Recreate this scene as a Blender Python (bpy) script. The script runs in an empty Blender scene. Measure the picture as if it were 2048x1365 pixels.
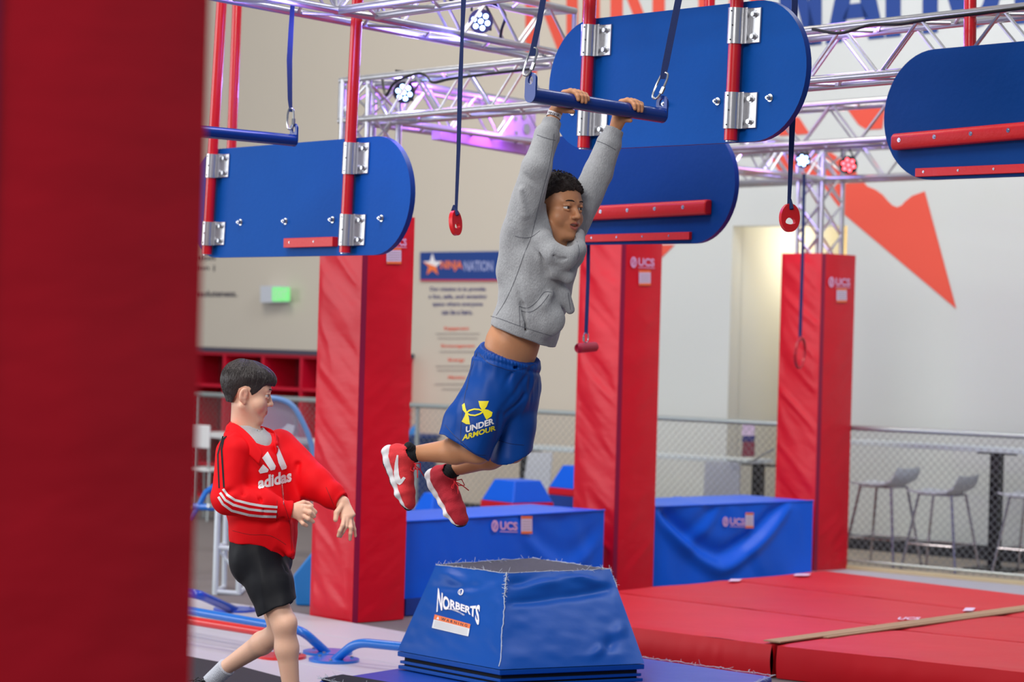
import bpy, bmesh, math, random
import numpy as np
from mathutils import Vector, Matrix
from mathutils.bvhtree import BVHTree
random.seed(7); np.random.seed(7)
SC = bpy.context.scene
COL = SC.collection
PI = math.pi
# ------------------------------------------------------------ camera, world, lights, exposure
F = 5006.0; ROLL = 0.028; CH = 1.5; HZ = 675.0
RV = Vector((math.cos(ROLL), 0, math.sin(ROLL)))
UV = Vector((-math.sin(ROLL), 0, math.cos(ROLL)))
CAM = Vector((0, 0, CH))
cd = bpy.data.cameras.new('camera'); cam = bpy.data.objects.new('camera', cd); COL.objects.link(cam)
cam.matrix_world = Matrix(((RV.x, UV.x, 0, 0), (0, 0, -1, 0), (RV.z, UV.z, 0, CH), (0, 0, 0, 1)))
cd.sensor_width = 36.0; cd.lens = F * 36.0 / 2048.0
cd.shift_y = -(682.5 - HZ) / 2048.0
cd.clip_start = 0.1; cd.clip_end = 200
cd.dof.use_dof = True; cd.dof.focus_distance = 8.9; cd.dof.aperture_fstop = 3.4
SC.camera = cam
SC.view_settings.view_transform = 'Standard'; SC.view_settings.look = 'None'
SC.view_settings.gamma = 1.0; SC.view_settings.use_curve_mapping = False
SC.view_settings.exposure = 0.0
w = bpy.data.worlds.new('world'); SC.world = w; w.use_nodes = True
w.node_tree.nodes['Background'].inputs[0].default_value = (0.80, 0.86, 1.0, 1)
w.node_tree.nodes['Background'].inputs[1].default_value = 0.27

def area(name, loc, target, sx, sy, power, color):
    l = bpy.data.lights.new(name, 'AREA'); l.shape = 'RECTANGLE'; l.size = sx; l.size_y = sy
    l.energy = power; l.color = color
    o = bpy.data.objects.new(name, l); COL.objects.link(o); o.location = loc
    o.rotation_euler = (Vector(target) - Vector(loc)).to_track_quat('-Z', 'Y').to_euler()
    return o
# high-bay ceiling lights and unseen area lights added left and behind the camera
area('ceiling_or_fill_light', (-2.5, 7.0, 7.5), (-1.0, 9.5, 0), 3.0, 3.0, 330, (1.0, 0.97, 0.92))
area('ceiling_or_fill_light', (-3.0, 0.5, 5.5), (-0.2, 9.0, 1.3), 3.0, 2.5, 390, (1.0, 0.97, 0.93))  # unseen frontal fill, added to brighten the two boys
area('ceiling_or_fill_light', (2.5, 11.0, 7.5), (2.2, 13, 0), 3.0, 3.0, 120, (1.0, 0.97, 0.92))
area('ceiling_or_fill_light', (-3.0, 15.0, 7.5), (-1.5, 18, 0.5), 3.0, 3.0, 300, (1.0, 0.92, 0.80))
area('ceiling_or_fill_light', (3.5, 13.5, 7.5), (3.0, 17.5, 0.5), 3.0, 3.0, 250, (0.95, 0.98, 1.0))
area('left_sheen_light', (-10.5, 11.0, 2.6), (0, 13.0, 1.2), 10.0, 4.0, 440, (0.94, 0.97, 1.0))  # unseen light added to give left-facing pads their sheen

# ------------------------------------------------------------ geometry from the survey of the photograph
def ray(u, v):
    return RV * ((u - 1024.0) / F) - UV * ((v - HZ) / F) + Vector((0, 1, 0))
def P(u, v, d):
    return CAM + ray(u, v) * d
def G(u, v, z=0.0):
    r = ray(u, v); return CAM + r * ((z - CH) / r.z)
def onplane(u, v, o, n):
    r = ray(u, v); return CAM + r * ((Vector(o) - CAM).dot(n) / r.dot(n))

# ------------------------------------------------------------ materials
def lin(c):
    return tuple(((x / 255.0) / 12.92 if x / 255.0 <= 0.04045 else ((x / 255.0 + 0.055) / 1.055) ** 2.4) for x in c)
MATS = {}
def mat(name, c, rough=0.5, metal=0.0, bump=0.0, bscale=40.0, var=0.0, vscale=5.0, stretch=(1, 1, 1), coat=0.0, emit=0.0,
        c2=None, thresh=None, tscale=20.0, spec=None, sheen=0.0, alpha=1.0, trans=0.0, attr=None, detail=3.0):
    if name in MATS: return MATS[name]
    m = bpy.data.materials.new(name); m.use_nodes = True; nt = m.node_tree; N = nt.nodes; L = nt.links
    b = N['Principled BSDF']; base = lin(c)
    b.inputs['Base Color'].default_value = (*base, 1)
    b.inputs['Roughness'].default_value = rough; b.inputs['Metallic'].default_value = metal
    if coat: b.inputs['Coat Weight'].default_value = coat; b.inputs['Coat Roughness'].default_value = 0.12
    if spec is not None: b.inputs['Specular IOR Level'].default_value = spec
    if sheen: b.inputs['Sheen Weight'].default_value = sheen; b.inputs['Sheen Roughness'].default_value = 0.5
    if alpha < 1: b.inputs['Alpha'].default_value = alpha
    if trans: b.inputs['Transmission Weight'].default_value = trans
    if emit:
        b.inputs['Emission Color'].default_value = (*base, 1); b.inputs['Emission Strength'].default_value = emit
    tc = N.new('ShaderNodeTexCoord'); mp = N.new('ShaderNodeMapping'); L.new(tc.outputs['Object'], mp.inputs[0])
    mp.inputs['Scale'].default_value = stretch
    src = None
    if var:
        n = N.new('ShaderNodeTexNoise'); n.inputs['Scale'].default_value = vscale; n.inputs['Detail'].default_value = 4
        L.new(mp.outputs[0], n.inputs['Vector'])
        mx = N.new('ShaderNodeMix'); mx.data_type = 'RGBA'
        mx.inputs['A'].default_value = (*[x * (1 - var) for x in base], 1)
        mx.inputs['B'].default_value = (*[min(1, x * (1 + var) + 0.02 * var) for x in base], 1)
        L.new(n.outputs['Fac'], mx.inputs['Factor']); src = mx.outputs['Result']
    if c2 is not None and attr is None:
        n = N.new('ShaderNodeTexNoise'); n.inputs['Scale'].default_value = tscale; n.inputs['Detail'].default_value = 6
        n.inputs['Roughness'].default_value = 0.65
        L.new(mp.outputs[0], n.inputs['Vector'])
        r = N.new('ShaderNodeMapRange'); r.inputs['From Min'].default_value = thresh; r.inputs['From Max'].default_value = thresh + 0.05
        L.new(n.outputs['Fac'], r.inputs['Value'])
        mx = N.new('ShaderNodeMix'); mx.data_type = 'RGBA'
        if src: L.new(src, mx.inputs['A'])
        else: mx.inputs['A'].default_value = (*base, 1)
        mx.inputs['B'].default_value = (*lin(c2), 1)
        L.new(r.outputs['Result'], mx.inputs['Factor']); src = mx.outputs['Result']
    if attr:
        at = N.new('ShaderNodeAttribute'); at.attribute_name = attr
        mx = N.new('ShaderNodeMix'); mx.data_type = 'RGBA'
        if src: L.new(src, mx.inputs['A'])
        else: mx.inputs['A'].default_value = (*base, 1)
        mx.inputs['B'].default_value = (*lin(c2), 1)
        L.new(at.outputs['Fac'], mx.inputs['Factor']); src = mx.outputs['Result']
    if src: L.new(src, b.inputs['Base Color'])
    if bump:
        n = N.new('ShaderNodeTexNoise'); n.inputs['Scale'].default_value = bscale; n.inputs['Detail'].default_value = detail
        L.new(mp.outputs[0], n.inputs['Vector'])
        bp = N.new('ShaderNodeBump'); bp.inputs['Strength'].default_value = bump; bp.inputs['Distance'].default_value = 0.02
        L.new(n.outputs['Fac'], bp.inputs['Height']); L.new(bp.outputs[0], b.inputs['Normal'])
    MATS[name] = m; return m

M_wall = mat('wall_paint_warm_lit', (201, 194, 180), 0.8, bump=0.05, bscale=120, var=0.02, vscale=1.0)  # warm light tinted into the colour of the wall's left part
M_wallc = mat('wall_paint_cool_lit', (202, 208, 206), 0.8, bump=0.05, bscale=120, var=0.02, vscale=1.0)  # same wall further right, with the cooler light tinted in
M_yellow = mat('corridor_paint', (244, 214, 150), 0.8, var=0.02)
M_carpet = mat('dark_carpet', (122, 114, 114), 0.95, bump=0.5, bscale=400, var=0.15, vscale=90)
M_deck = mat('deck_vinyl', (190, 186, 196), 0.45, bump=0.05, bscale=60, var=0.05, vscale=3)
M_base = mat('black_rubber', (34, 34, 42), 0.6, bump=0.1)
M_redv = mat('red_vinyl', (212, 0, 34), 0.38, bump=0.25, bscale=3.5, var=0.06, vscale=4, stretch=(1, 1, 2.5), spec=0.42)
M_redm = mat('red_mat_vinyl', (196, 10, 26), 0.5, bump=0.12, bscale=8, var=0.08, vscale=3, spec=0.32)
M_redseam = mat('red_binding', (140, 0, 60), 0.45)
M_tan = mat('hook_strip', (170, 140, 110), 0.9, bump=0.3, bscale=200, var=0.1, vscale=20)
M_bluev = mat('blue_vinyl', (0, 94, 226), 0.40, bump=0.25, bscale=4, var=0.06, vscale=3, spec=0.3)
M_blueb = mat('blue_block_vinyl', (4, 74, 160), 0.42, bump=0.18, bscale=5, var=0.07, vscale=4, spec=0.22, detail=5)
M_bluem = mat('blue_mat_vinyl', (16, 70, 168), 0.38, bump=0.15, bscale=6, var=0.1, vscale=3, spec=.3)
M_board = mat('blue_painted_plywood', (0, 78, 164), 0.55, bump=0.08, bscale=30, var=0.10, vscale=3.0, c2=(62, 120, 196), thresh=0.70, tscale=9, spec=0.12)
M_boardd = mat('blue_painted_plywood_worn', (0, 60, 132), 0.5, bump=0.08, bscale=30, var=0.14, vscale=2.0, c2=(40, 96, 164), thresh=0.70, tscale=9, spec=0.12)
M_boarde = mat('blue_edge_paint', (14, 58, 146), 0.4, var=0.1, vscale=6, spec=.3)
M_redp = mat('red_powder_coat', (206, 10, 26), 0.25, coat=0.4, var=0.03)
M_redh = mat('red_hold_resin', (214, 24, 28), 0.42, bump=0.1, bscale=60, var=0.06, vscale=10, c2=(226, 140, 130), thresh=0.76, tscale=14)
M_bluep = mat('blue_powder_coat', (0, 50, 136), 0.22, coat=0.3, var=0.04, vscale=8, spec=.3)
M_bluer = mat('blue_rail_paint', (20, 110, 205), 0.3, coat=0.3)
M_alu = mat('aluminium', (196, 196, 200), 0.30, metal=0.85, bump=0.05, bscale=30, var=0.08, vscale=15)
M_aluc = mat('extruded_aluminium', (205, 205, 208), 0.26, metal=0.85, bump=0.03, bscale=60, stretch=(1, 1, 0.05), var=0.05)
M_steel = mat('zinc_steel', (190, 192, 196), 0.25, metal=0.95, var=0.1, vscale=60)
M_strap = mat('navy_webbing', (14, 38, 96), 0.75, bump=0.3, bscale=500)
M_black = mat('black_plastic', (14, 14, 18), 0.45)
M_white = mat('white_paint', (220, 222, 224), 0.5)
M_galv = mat('galvanised_rail', (176, 186, 186), 0.35, metal=0.6)
M_wire = mat('galvanised_wire', (150, 156, 160), 0.4, metal=0.6)
M_tabtop = mat('pale_laminate', (196, 208, 214), 0.3)
M_seat = mat('pale_grey_seat', (200, 206, 216), 0.35)
M_chrome = mat('chrome', (190, 186, 196), 0.18, metal=1.0)
M_orange = mat('orange_wall_paint', (224, 84, 66), 0.75)
M_navy = mat('blue_wall_paint', (24, 62, 136), 0.75)
M_ink = mat('black_lettering', (60, 56, 72), 0.8)
M_inkn = mat('navy_lettering', (60, 62, 120), 0.8)
M_inko = mat('orange_lettering', (226, 110, 90), 0.8)
M_inkg = mat('grey_lettering', (160, 152, 146), 0.8)
M_inkw = mat('white_print', (235, 232, 235), 0.6)
M_inkp = mat('pale_pink_print', (225, 175, 215), 0.6)
M_labelw = mat('label_paper', (222, 205, 232), 0.6)
M_labelo = mat('label_orange', (240, 120, 60), 0.6)
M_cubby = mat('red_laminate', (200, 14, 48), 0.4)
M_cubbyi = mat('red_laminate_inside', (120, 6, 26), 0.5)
M_ledb = mat('led_blue', (150, 190, 255), emit=9.0)
M_ledr = mat('led_red', (255, 70, 80), emit=7.0)
M_exit = mat('exit_green', (120, 225, 130), emit=0.55)
M_thread = mat('frayed_thread', (196, 204, 214), 0.8)

# ------------------------------------------------------------ mesh builder
WL = {}
class MB:
    def __init__(s): s.v = []; s.f = []; s.mi = []; s.mats = []
    def _m(s, m):
        if m is None: return 0
        if m not in s.mats: s.mats.append(m)
        return s.mats.index(m)
    def add(s, vs, fs, m=None):
        k = len(s.v); i = s._m(m)
        s.v += [Vector(x) for x in vs]; s.f += [tuple(k + a for a in f) for f in fs]; s.mi += [i] * len(fs); return s
    def obox(s, c, ax, ay, az, m=None):
        """box: centre and three half-axis vectors"""
        c = Vector(c); ax = Vector(ax); ay = Vector(ay); az = Vector(az)
        vs = [c + ax * i + ay * j + az * k for k in (-1, 1) for j in (-1, 1) for i in (-1, 1)]
        return s.add(vs, [(0, 2, 3, 1), (4, 5, 7, 6), (0, 1, 5, 4), (2, 6, 7, 3), (0, 4, 6, 2), (1, 3, 7, 5)], m)
    def hexa(s, b, t, m=None):
        return s.add(list(b) + list(t), [(3, 2, 1, 0), (4, 5, 6, 7), (0, 1, 5, 4), (1, 2, 6, 5), (2, 3, 7, 6), (3, 0, 4, 7)], m)
    def tube(s, pts, r, n=10, m=None, caps=True, closed=False):
        pts = [Vector(p) for p in pts]; N = len(pts); rs = r if isinstance(r, (list, tuple)) else [r] * N
        rings = []; prev = None
        for i, p in enumerate(pts):
            if closed: t = (pts[(i + 1) % N] - pts[i - 1])
            else: t = (pts[min(i + 1, N - 1)] - pts[max(i - 1, 0)])
            t.normalize()
            if prev is None: a = t.orthogonal().normalized()
            else:
                a = prev - t * prev.dot(t); a = a.normalized() if a.length > 1e-6 else t.orthogonal().normalized()
            prev = a; b = t.cross(a)
            rings.append([p + (a * math.cos(2 * PI * k / n) + b * math.sin(2 * PI * k / n)) * rs[i] for k in range(n)])
        vs = [x for R in rings for x in R]; fs = []
        for i in range(N if closed else N - 1):
            j = (i + 1) % N
            for k in range(n):
                fs.append((i * n + k, i * n + (k + 1) % n, j * n + (k + 1) % n, j * n + k))
        if caps and not closed:
            fs.append(tuple(reversed(range(n)))); fs.append(tuple((N - 1) * n + k for k in range(n)))
        return s.add(vs, fs, m)
    def prism(s, poly, d, m=None):
        """polygon of 3-D points extruded by vector d"""
        d = Vector(d); n = len(poly); a = [Vector(p) for p in poly]; vs = a + [p + d for p in a]
        fs = [tuple(reversed(range(n))), tuple(range(n, 2 * n))] + [(i, (i + 1) % n, n + (i + 1) % n, n + i) for i in range(n)]
        return s.add(vs, fs, m)
    def build(s, name, m=None, parent=None, smooth=False, bevel=0.0, anchor=None, origin_base=True, subdiv=0):
        me = bpy.data.meshes.new(name)
        V = np.array([tuple(x) for x in s.v])
        if anchor is None:
            lo, hi = V.min(0), V.max(0); anchor = Vector((lo + hi) / 2)
            if parent is None and origin_base: anchor.z = lo[2]
        anchor = Vector(anchor)
        me.from_pydata([tuple(x - anchor) for x in s.v], [], s.f)
        if s.mats:
            for q in s.mats: me.materials.append(q)
            me.polygons.foreach_set('material_index', s.mi)
        elif m: me.materials.append(m)
        me.validate()
        bm = bmesh.new(); bm.from_mesh(me); bmesh.ops.recalc_face_normals(bm, faces=bm.faces); bm.to_mesh(me); bm.free()
        o = bpy.data.objects.new(name, me); COL.objects.link(o)
        if parent: o.parent = parent; o.location = anchor - WL[parent.name]
        else: o.location = anchor
        WL[o.name] = anchor
        if smooth:
            me.polygons.foreach_set('use_smooth', [True] * len(me.polygons))
            if smooth != 'all':
                try: me.set_sharp_from_angle(angle=math.radians(38))
                except Exception: pass
        if bevel:
            b = o.modifiers.new('bevel', 'BEVEL'); b.width = bevel; b.segments = 2; b.limit_method = 'ANGLE'
        return o
def box(c, ax, ay, az): return MB().obox(c, ax, ay, az)
def empty(name, loc, label=None, cat=None, group=None):
    o = bpy.data.objects.new(name, None); COL.objects.link(o); o.location = loc; o.empty_display_size = 0.05
    WL[o.name] = Vector(loc); tag(o, label, cat, group); return o
def tag(o, label=None, cat=None, group=None, kind=None):
    if label: o['label'] = label
    if cat: o['category'] = cat
    if group: o['group'] = group
    if kind: o['kind'] = kind
    return o
Z = Vector((0, 0, 1))

def text2d(txt, size=1.0, bold=0.0):
    cu = bpy.data.curves.new('t', 'FONT'); cu.body = txt; cu.size = size; cu.offset = bold; cu.align_x = 'LEFT'; cu.resolution_u = 3
    o = bpy.data.objects.new('t', cu); COL.objects.link(o)
    me = bpy.data.meshes.new_from_object(o.evaluated_get(bpy.context.evaluated_depsgraph_get()))
    vs = [(v.co.x, v.co.y) for v in me.vertices]; fs = [tuple(p.vertices) for p in me.polygons]
    bpy.data.objects.remove(o); bpy.data.curves.remove(cu); bpy.data.meshes.remove(me)
    return vs, fs
def fit2d(vs, x0, y0, x1, y1):
    """rescale to the box; y up in text, given y0 = bottom, y1 = top"""
    a = np.array(vs); lo, hi = a.min(0), a.max(0); sx = (x1 - x0) / (hi[0] - lo[0]); sy = (y1 - y0) / (hi[1] - lo[1])
    return [(x0 + (p[0] - lo[0]) * sx, y0 + (p[1] - lo[1]) * sy) for p in a]
def px_text(mb, txt, quad, plane_o, plane_n, off, m=None, bold=0.0, squeeze=1.0):
    """flat print: text fitted into a pixel quad (bottom-left, bottom-right, top-right, top-left) lying on a plane"""
    vs, fs = text2d(txt, 1.0, bold); uv = fit2d(vs, 0, 0, 1, 1)
    q = [onplane(a, b, plane_o, plane_n) + Vector(plane_n) * off for a, b in quad]
    pts = [q[0] * (1 - x) * (1 - y) + q[1] * x * (1 - y) + q[2] * x * y + q[3] * (1 - x) * y for x, y in uv]
    mb.add(pts, fs, m); return mb
def px_poly(mb, poly, o, n, off, m=None, thick=0.002):
    pts = [onplane(a, b, o, n) + Vector(n) * off for a, b in poly]
    mb.prism(pts, Vector(n) * thick, m); return mb

def surf_off(bvh, p, n, extra=.003):
    h = bvh.ray_cast(Vector(p) + Vector(n) * .3, -Vector(n))
    return (h[0] - Vector(p)).dot(Vector(n)) + extra if h[0] is not None else .02
def mb_bvh(mb): return BVHTree.FromPolygons(list(mb.v), [tuple(f) for f in mb.f])

def nz(p, seed=0):
    """cheap smooth 3-D value noise in [-1,1]; p is (N,3)"""
    p = np.asarray(p, float) + seed * 17.13; i = np.floor(p).astype(np.int64); f = p - i; f = f * f * (3 - 2 * f); r = 0
    for dx in (0, 1):
        for dy in (0, 1):
            for dz in (0, 1):
                h = ((i[:, 0] + dx) * 374761393 + (i[:, 1] + dy) * 668265263 + (i[:, 2] + dz) * 2147483647) & 0xFFFFFFFF
                h = (h ^ (h >> 13)) * 1274126177 & 0xFFFFFFFF; h = (h ^ (h >> 16)) & 0xFFFF
                wgt = (f[:, 0] if dx else 1 - f[:, 0]) * (f[:, 1] if dy else 1 - f[:, 1]) * (f[:, 2] if dz else 1 - f[:, 2])
                r = r + wgt * (h / 32767.5 - 1)
    return r
def fbm(p, seed=0, o=3):
    p = np.asarray(p, float); r = 0; a = 1
    for k in range(o): r = r + a * nz(p * 2 ** k, seed + k); a *= 0.5
    return r
def quadgrid(mb, a, b, c, d, nu, nv, disp, nrm, m=None):
    """surface over corners a b c d (a-b along u, a-d along v) pushed along nrm by disp(P array, u, v)"""
    u = np.linspace(0, 1, nu + 1); v = np.linspace(0, 1, nv + 1); U, V = np.meshgrid(u, v)
    A, B, C_, D_ = [np.array(x) for x in (a, b, c, d)]
    pts = (A[None, None] * ((1 - U) * (1 - V))[..., None] + B * (U * (1 - V))[..., None] + C_ * (U * V)[..., None] + D_ * ((1 - U) * V)[..., None])
    h = disp(pts.reshape(-1, 3), U.ravel(), V.ravel()).reshape(U.shape)
    pts = pts + np.array(nrm)[None, None] * h[..., None]
    vs = [Vector(x) for x in pts.reshape(-1, 3)]; W = nu + 1
    fs = [(j * W + i, j * W + i + 1, (j + 1) * W + i + 1, (j + 1) * W + i) for j in range(nv) for i in range(nu)]
    mb.add(vs, fs, m); return mb
# ============================================================ THE SETTING
wd = Vector((0.783, -0.622, 0)).normalized(); wn = Vector((-0.622, -0.783, 0)).normalized()
W0 = Vector((2.474, 18.6, 0))
def WP(u, v): return onplane(u, v, W0, wn)
def wall_piece(name, ua, ub, z0, z1, m, va=680):
    a = WP(ua, va); b = WP(ub, va); a.z = b.z = 0
    mb = MB().hexa([a + Z * z0, b + Z * z0, b - wn * 0.15 + Z * z0, a - wn * 0.15 + Z * z0],
                   [a + Z * z1, b + Z * z1, b - wn * 0.15 + Z * z1, a - wn * 0.15 + Z * z1])
    return tag(mb.build(name, m), kind='structure')
U_SPLIT, U_OPL, U_OPR = 1225, 1459, 1688
wall_piece('wall_back', -900, U_SPLIT, 0, 5.2, M_wall)
wall_piece('wall_back', U_SPLIT, U_OPL, 0, 5.2, M_wallc)
oz = WP(1500, 452).z
wall_piece('wall_back', U_OPL, U_OPR, oz, 5.2, M_wallc)
wall_piece('wall_back', U_OPR, 3200, 0, 5.2, M_wallc)
# corridor behind the opening
oa = WP(U_OPL, 680); ob = WP(U_OPR, 680); oa.z = ob.z = 0; dp = -wn
tag(box(oa + dp * 0.9 + Z * 1.6 - wd * 0.06, wd * 0.06, dp * 0.76, Z * 1.6).build('wall_left', M_wallc), kind='structure')
tag(box((oa + ob) / 2 + dp * 1.72 + Z * 1.6, wd * 3.2, dp * 0.06, Z * 1.6).build('wall_corridor', M_yellow), kind='structure')
lc = bpy.data.lights.new('corridor_light', 'POINT'); lc.energy = 34; lc.color = (1.0, 0.86, 0.62); lc.shadow_soft_size = 0.25
lo_ = bpy.data.objects.new('corridor_light', lc); COL.objects.link(lo_); lo_.location = (oa + ob) / 2 + dp * 0.9 + Z * 2.3
# floors
tag(MB().add([(-14, -1, 0), (14, -1, 0), (14, 30, 0), (-14, 30, 0)], [(0, 1, 2, 3)]).build('floor', M_carpet), kind='structure')
sk = MB()
for ua, ub in ((-900, U_OPL), (U_OPR, 3200)):
    a = WP(ua, 700); b = WP(ub, 700); a.z = b.z = 0
    sk.obox((a + b) / 2 + wn * 0.01 + Z * 0.055, (b - a) / 2, wn * 0.01, Z * 0.055)
tag(sk.build('baseboard_back', M_base), kind='structure')
sf = MB()
fa = WP(-900, 700); fb = WP(3200, 700); fa.z = fb.z = 0.004
tag(MB().add([fa, fb, fb + wn * 1.5, fa + wn * 1.5], [(0, 3, 2, 1)]).build('floor_walkway', mat('walkway_floor', (172, 160, 146), 0.5, var=0.08, vscale=4)), kind='structure')

# ---- paint and lettering on the back wall (flat print on the wall itself)
def wall_print(name, label, mb, cat='sign', group=None):
    return tag(mb.build(name), label, cat, group)
ninja = MB(); nation = MB()
BL = lambda u: 150 - (u - 1050) * 0.103     # baseline
HT = 205
def L_px(mb, polys, m):
    for p in polys: px_poly(mb, [(u, BL(u) - h) for u, h in p], W0, wn, 0.004, m, 0.003)
def lN(x, w_, s): return [[(x, 0), (x + s, 0), (x + s, HT), (x, HT)], [(x + w_ - s, 0), (x + w_, 0), (x + w_, HT), (x + w_ - s, HT)], [(x + s * .2, HT), (x + s * 1.1, HT), (x + w_ - s * .2, 0), (x + w_ - s * 1.1, 0)]]
def lI(x, s): return [[(x, 0), (x + s, 0), (x + s, HT), (x, HT)]]
def lJ(x, w_, s): return [[(x + w_ - s, 20), (x + w_, 20), (x + w_, HT), (x + w_ - s, HT)], [(x, 0), (x + w_ - 8, 0), (x + w_, 20), (x + w_, 34), (x, 34)]]
def lA(x, w_, s): return [[(x, 0), (x + s, 0), (x + w_ / 2 + s / 2, HT), (x + w_ / 2 - s / 2, HT)], [(x + w_ - s, 0), (x + w_, 0), (x + w_ / 2 + s / 2, HT), (x + w_ / 2 - s / 2, HT)], [(x + s, 45), (x + w_ - s, 45), (x + w_ - s * 1.5, 75), (x + s * 1.5, 75)]]
def lT(x, w_, s): return [[(x + w_ / 2 - s / 2, 0), (x + w_ / 2 + s / 2, 0), (x + w_ / 2 + s / 2, HT), (x + w_ / 2 - s / 2, HT)], [(x, HT - 34), (x + w_, HT - 34), (x + w_, HT), (x, HT)]]
def lO(x, w_, s):
    r = []
    n = 20
    for k in range(n):
        a0, a1 = 2 * PI * k / n, 2 * PI * (k + 1) / n
        o_ = lambda a, rx, ry: (x + w_ / 2 + rx * math.cos(a), HT / 2 + ry * math.sin(a))
        r.append([o_(a0, w_ / 2, HT / 2), o_(a1, w_ / 2, HT / 2), o_(a1, w_ / 2 - s, HT / 2 - 32), o_(a0, w_ / 2 - s, HT / 2 - 32)])
    return r
L_px(ninja, lN(1052, 104, 22) + lI(1176, 24) + lN(1222, 108, 24) + lJ(1348, 76, 26) + lA(1438, 112, 28), M_orange)
L_px(nation, lN(1560, 84, 26) + lA(1652, 118, 32) + lT(1752, 70, 30) + lI(1846, 30) + lO(1892, 116, 32) + lN(2030, 116, 30), M_navy)
wall_print('wall_lettering', 'giant orange capital letters NINJA painted high on the back wall', ninja, 'lettering')
wall_print('wall_lettering', 'giant blue capital letters NATION painted high on the right of the back wall', nation, 'lettering')
st_root = empty('wall_star', WP(1740, 420), 'huge orange star shape painted on the back wall behind the right truss', 'mural')
for pl2 in ([(1642, 365), (1700, 366), (1735, 373), (1752, 380), (1766, 390), (1776, 402), (1785, 411), (1795, 415), (1804, 411), (1810, 404), (1825, 392), (1850, 383), (1913, 618), (1690, 430)],
            [(1528, 292), (1642, 292), (1700, 330), (1735, 373), (1700, 366), (1642, 365), (1560, 345)],
            [(1690, 212), (1772, 208), (1765, 258), (1735, 260), (1718, 250)], [(1540, 240), (1598, 234), (1620, 268), (1560, 272)], [(1316, 490), (1350, 490), (1322, 518)]):
    m_ = MB(); px_poly(m_, pl2, W0, wn, .004, M_orange); m_.build('painted_patch', parent=st_root)
# mission poster
po = empty('mission_sign', WP(920, 620), 'navy banner sign with star logo and mission statement under it on back wall', 'sign')
sp = MB(); px_poly(sp, [(843, 560), (1000, 560), (1000, 503), (843, 505)], W0, wn, .006, M_navy, .012); sp.build('banner', parent=po)
bd = MB(); px_poly(bd, [(843, 562.5), (1000, 562.5), (1000, 560), (843, 560)], W0, wn, .006, M_redh, .012); bd.build('banner_edge', parent=po)
tx = MB()
n_ = 5; cx, cy = 868, 531
pts = []
for k in range(10):
    a = -PI / 2 + k * PI / 5; r = 24 if k % 2 == 0 else 10
    pts.append((cx + r * .82 * math.cos(a), cy + r * math.sin(a)))
for k in range(10):
    px_poly(tx, [(cx, cy), pts[k], pts[(k + 1) % 10]], W0, wn, .02, M_inkw if k < 3 or k > 7 else M_labelo, .002)
px_text(tx, 'NINJA', [(884, 543), (928, 543), (928, 522), (884, 522)], W0, wn, .02, M_labelo, 0.03)
px_text(tx, 'NATION', [(931, 543), (989, 543), (989, 522), (931, 522)], W0, wn, .02, mat('pale_blue_lettering', (150, 160, 205), 0.7), 0.03)
tx.build('banner_print', parent=po)
for s_, x0, x1, y in (('Our mission is to provide', 860, 972, 585), ('a fun, safe, and engaging', 858, 974, 600), ('space where everyone', 866, 966, 615), ('can be a hero.', 884, 946, 630)):
    tx = MB(); px_text(tx, s_, [(x0, y), (x1, y), (x1, y - 11), (x0, y - 11)], W0, wn, .004, M_inkn, 0.02); tx.build('text_line', parent=po)
for s_, x0, x1, y in (('Engagement', 889, 938, 662), ('Encouragement', 883, 950, 697), ('Energy', 897, 930, 725), ('Mastery', 897, 932, 760)):
    tx = MB(); px_text(tx, s_, [(x0, y), (x1, y), (x1, y - 8), (x0, y - 8)], W0, wn, .004, M_inko, 0.03); tx.build('text_line', parent=po)
for x0, x1, y in ((872, 960, 667), (876, 956, 676), (880, 958, 703), (872, 960, 732), (874, 958, 740), (870, 960, 768), (884, 948, 778)):
    tx = MB(); px_poly(tx, [(x0, y + 2), (x1, y + 2), (x1, y), (x0, y)], W0, wn, .004, M_inkg, .001); tx.build('text_line', parent=po)
tx = MB()
for s_, x0, x1, y, h in (('action', 372, 431, 521, 10), ('ection |', 366, 430, 543, 12), ('resoluteness.', 385, 475, 594, 13)):
    px_text(tx, s_, [(x0, y), (x1, y), (x1, y - h), (x0, y - h)], W0, wn, .004, M_ink, 0.02)
wall_print('wall_text', 'small black definition text on the white wall left of the exit sign', tx, 'lettering')
ex = empty('exit_sign', WP(558, 606), 'green EXIT sign in a pale box on the left wall', 'exit sign')
m_ = MB(); px_poly(m_, [(538, 606), (578, 606), (578, 573), (538, 573)], W0, wn, .0, M_seat, .11); m_.build('sign_box', parent=ex)
m_ = MB(); px_poly(m_, [(545, 603), (580, 603), (580, 575), (545, 575)], W0 + wn * .112, wn, .0, M_exit, .004); m_.build('lit_face', parent=ex)
m_ = MB(); px_text(m_, 'EXIT', [(549, 598), (575, 598), (575, 580), (549, 580)], W0 + wn * .118, wn, .001, M_white, 0.0); m_.build('exit_lettering', parent=ex)
# thermostat / switch in the corridor
sw = empty('wall_switch', onplane(1551, 770, ob + dp * 1.65, wn), 'dark wall switch plate on the yellow corridor wall', 'switch')
m_ = MB(); px_poly(m_, [(1547, 786), (1556, 786), (1556, 742), (1547, 742)], ob + dp * 1.65, wn, .004, M_white, .012); m_.build('plate', parent=sw)
m_ = MB(); px_poly(m_, [(1548, 784), (1555, 784), (1555, 768), (1548, 768)], ob + dp * 1.65, wn, .018, M_black, .008); m_.build('rocker', parent=sw)

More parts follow.
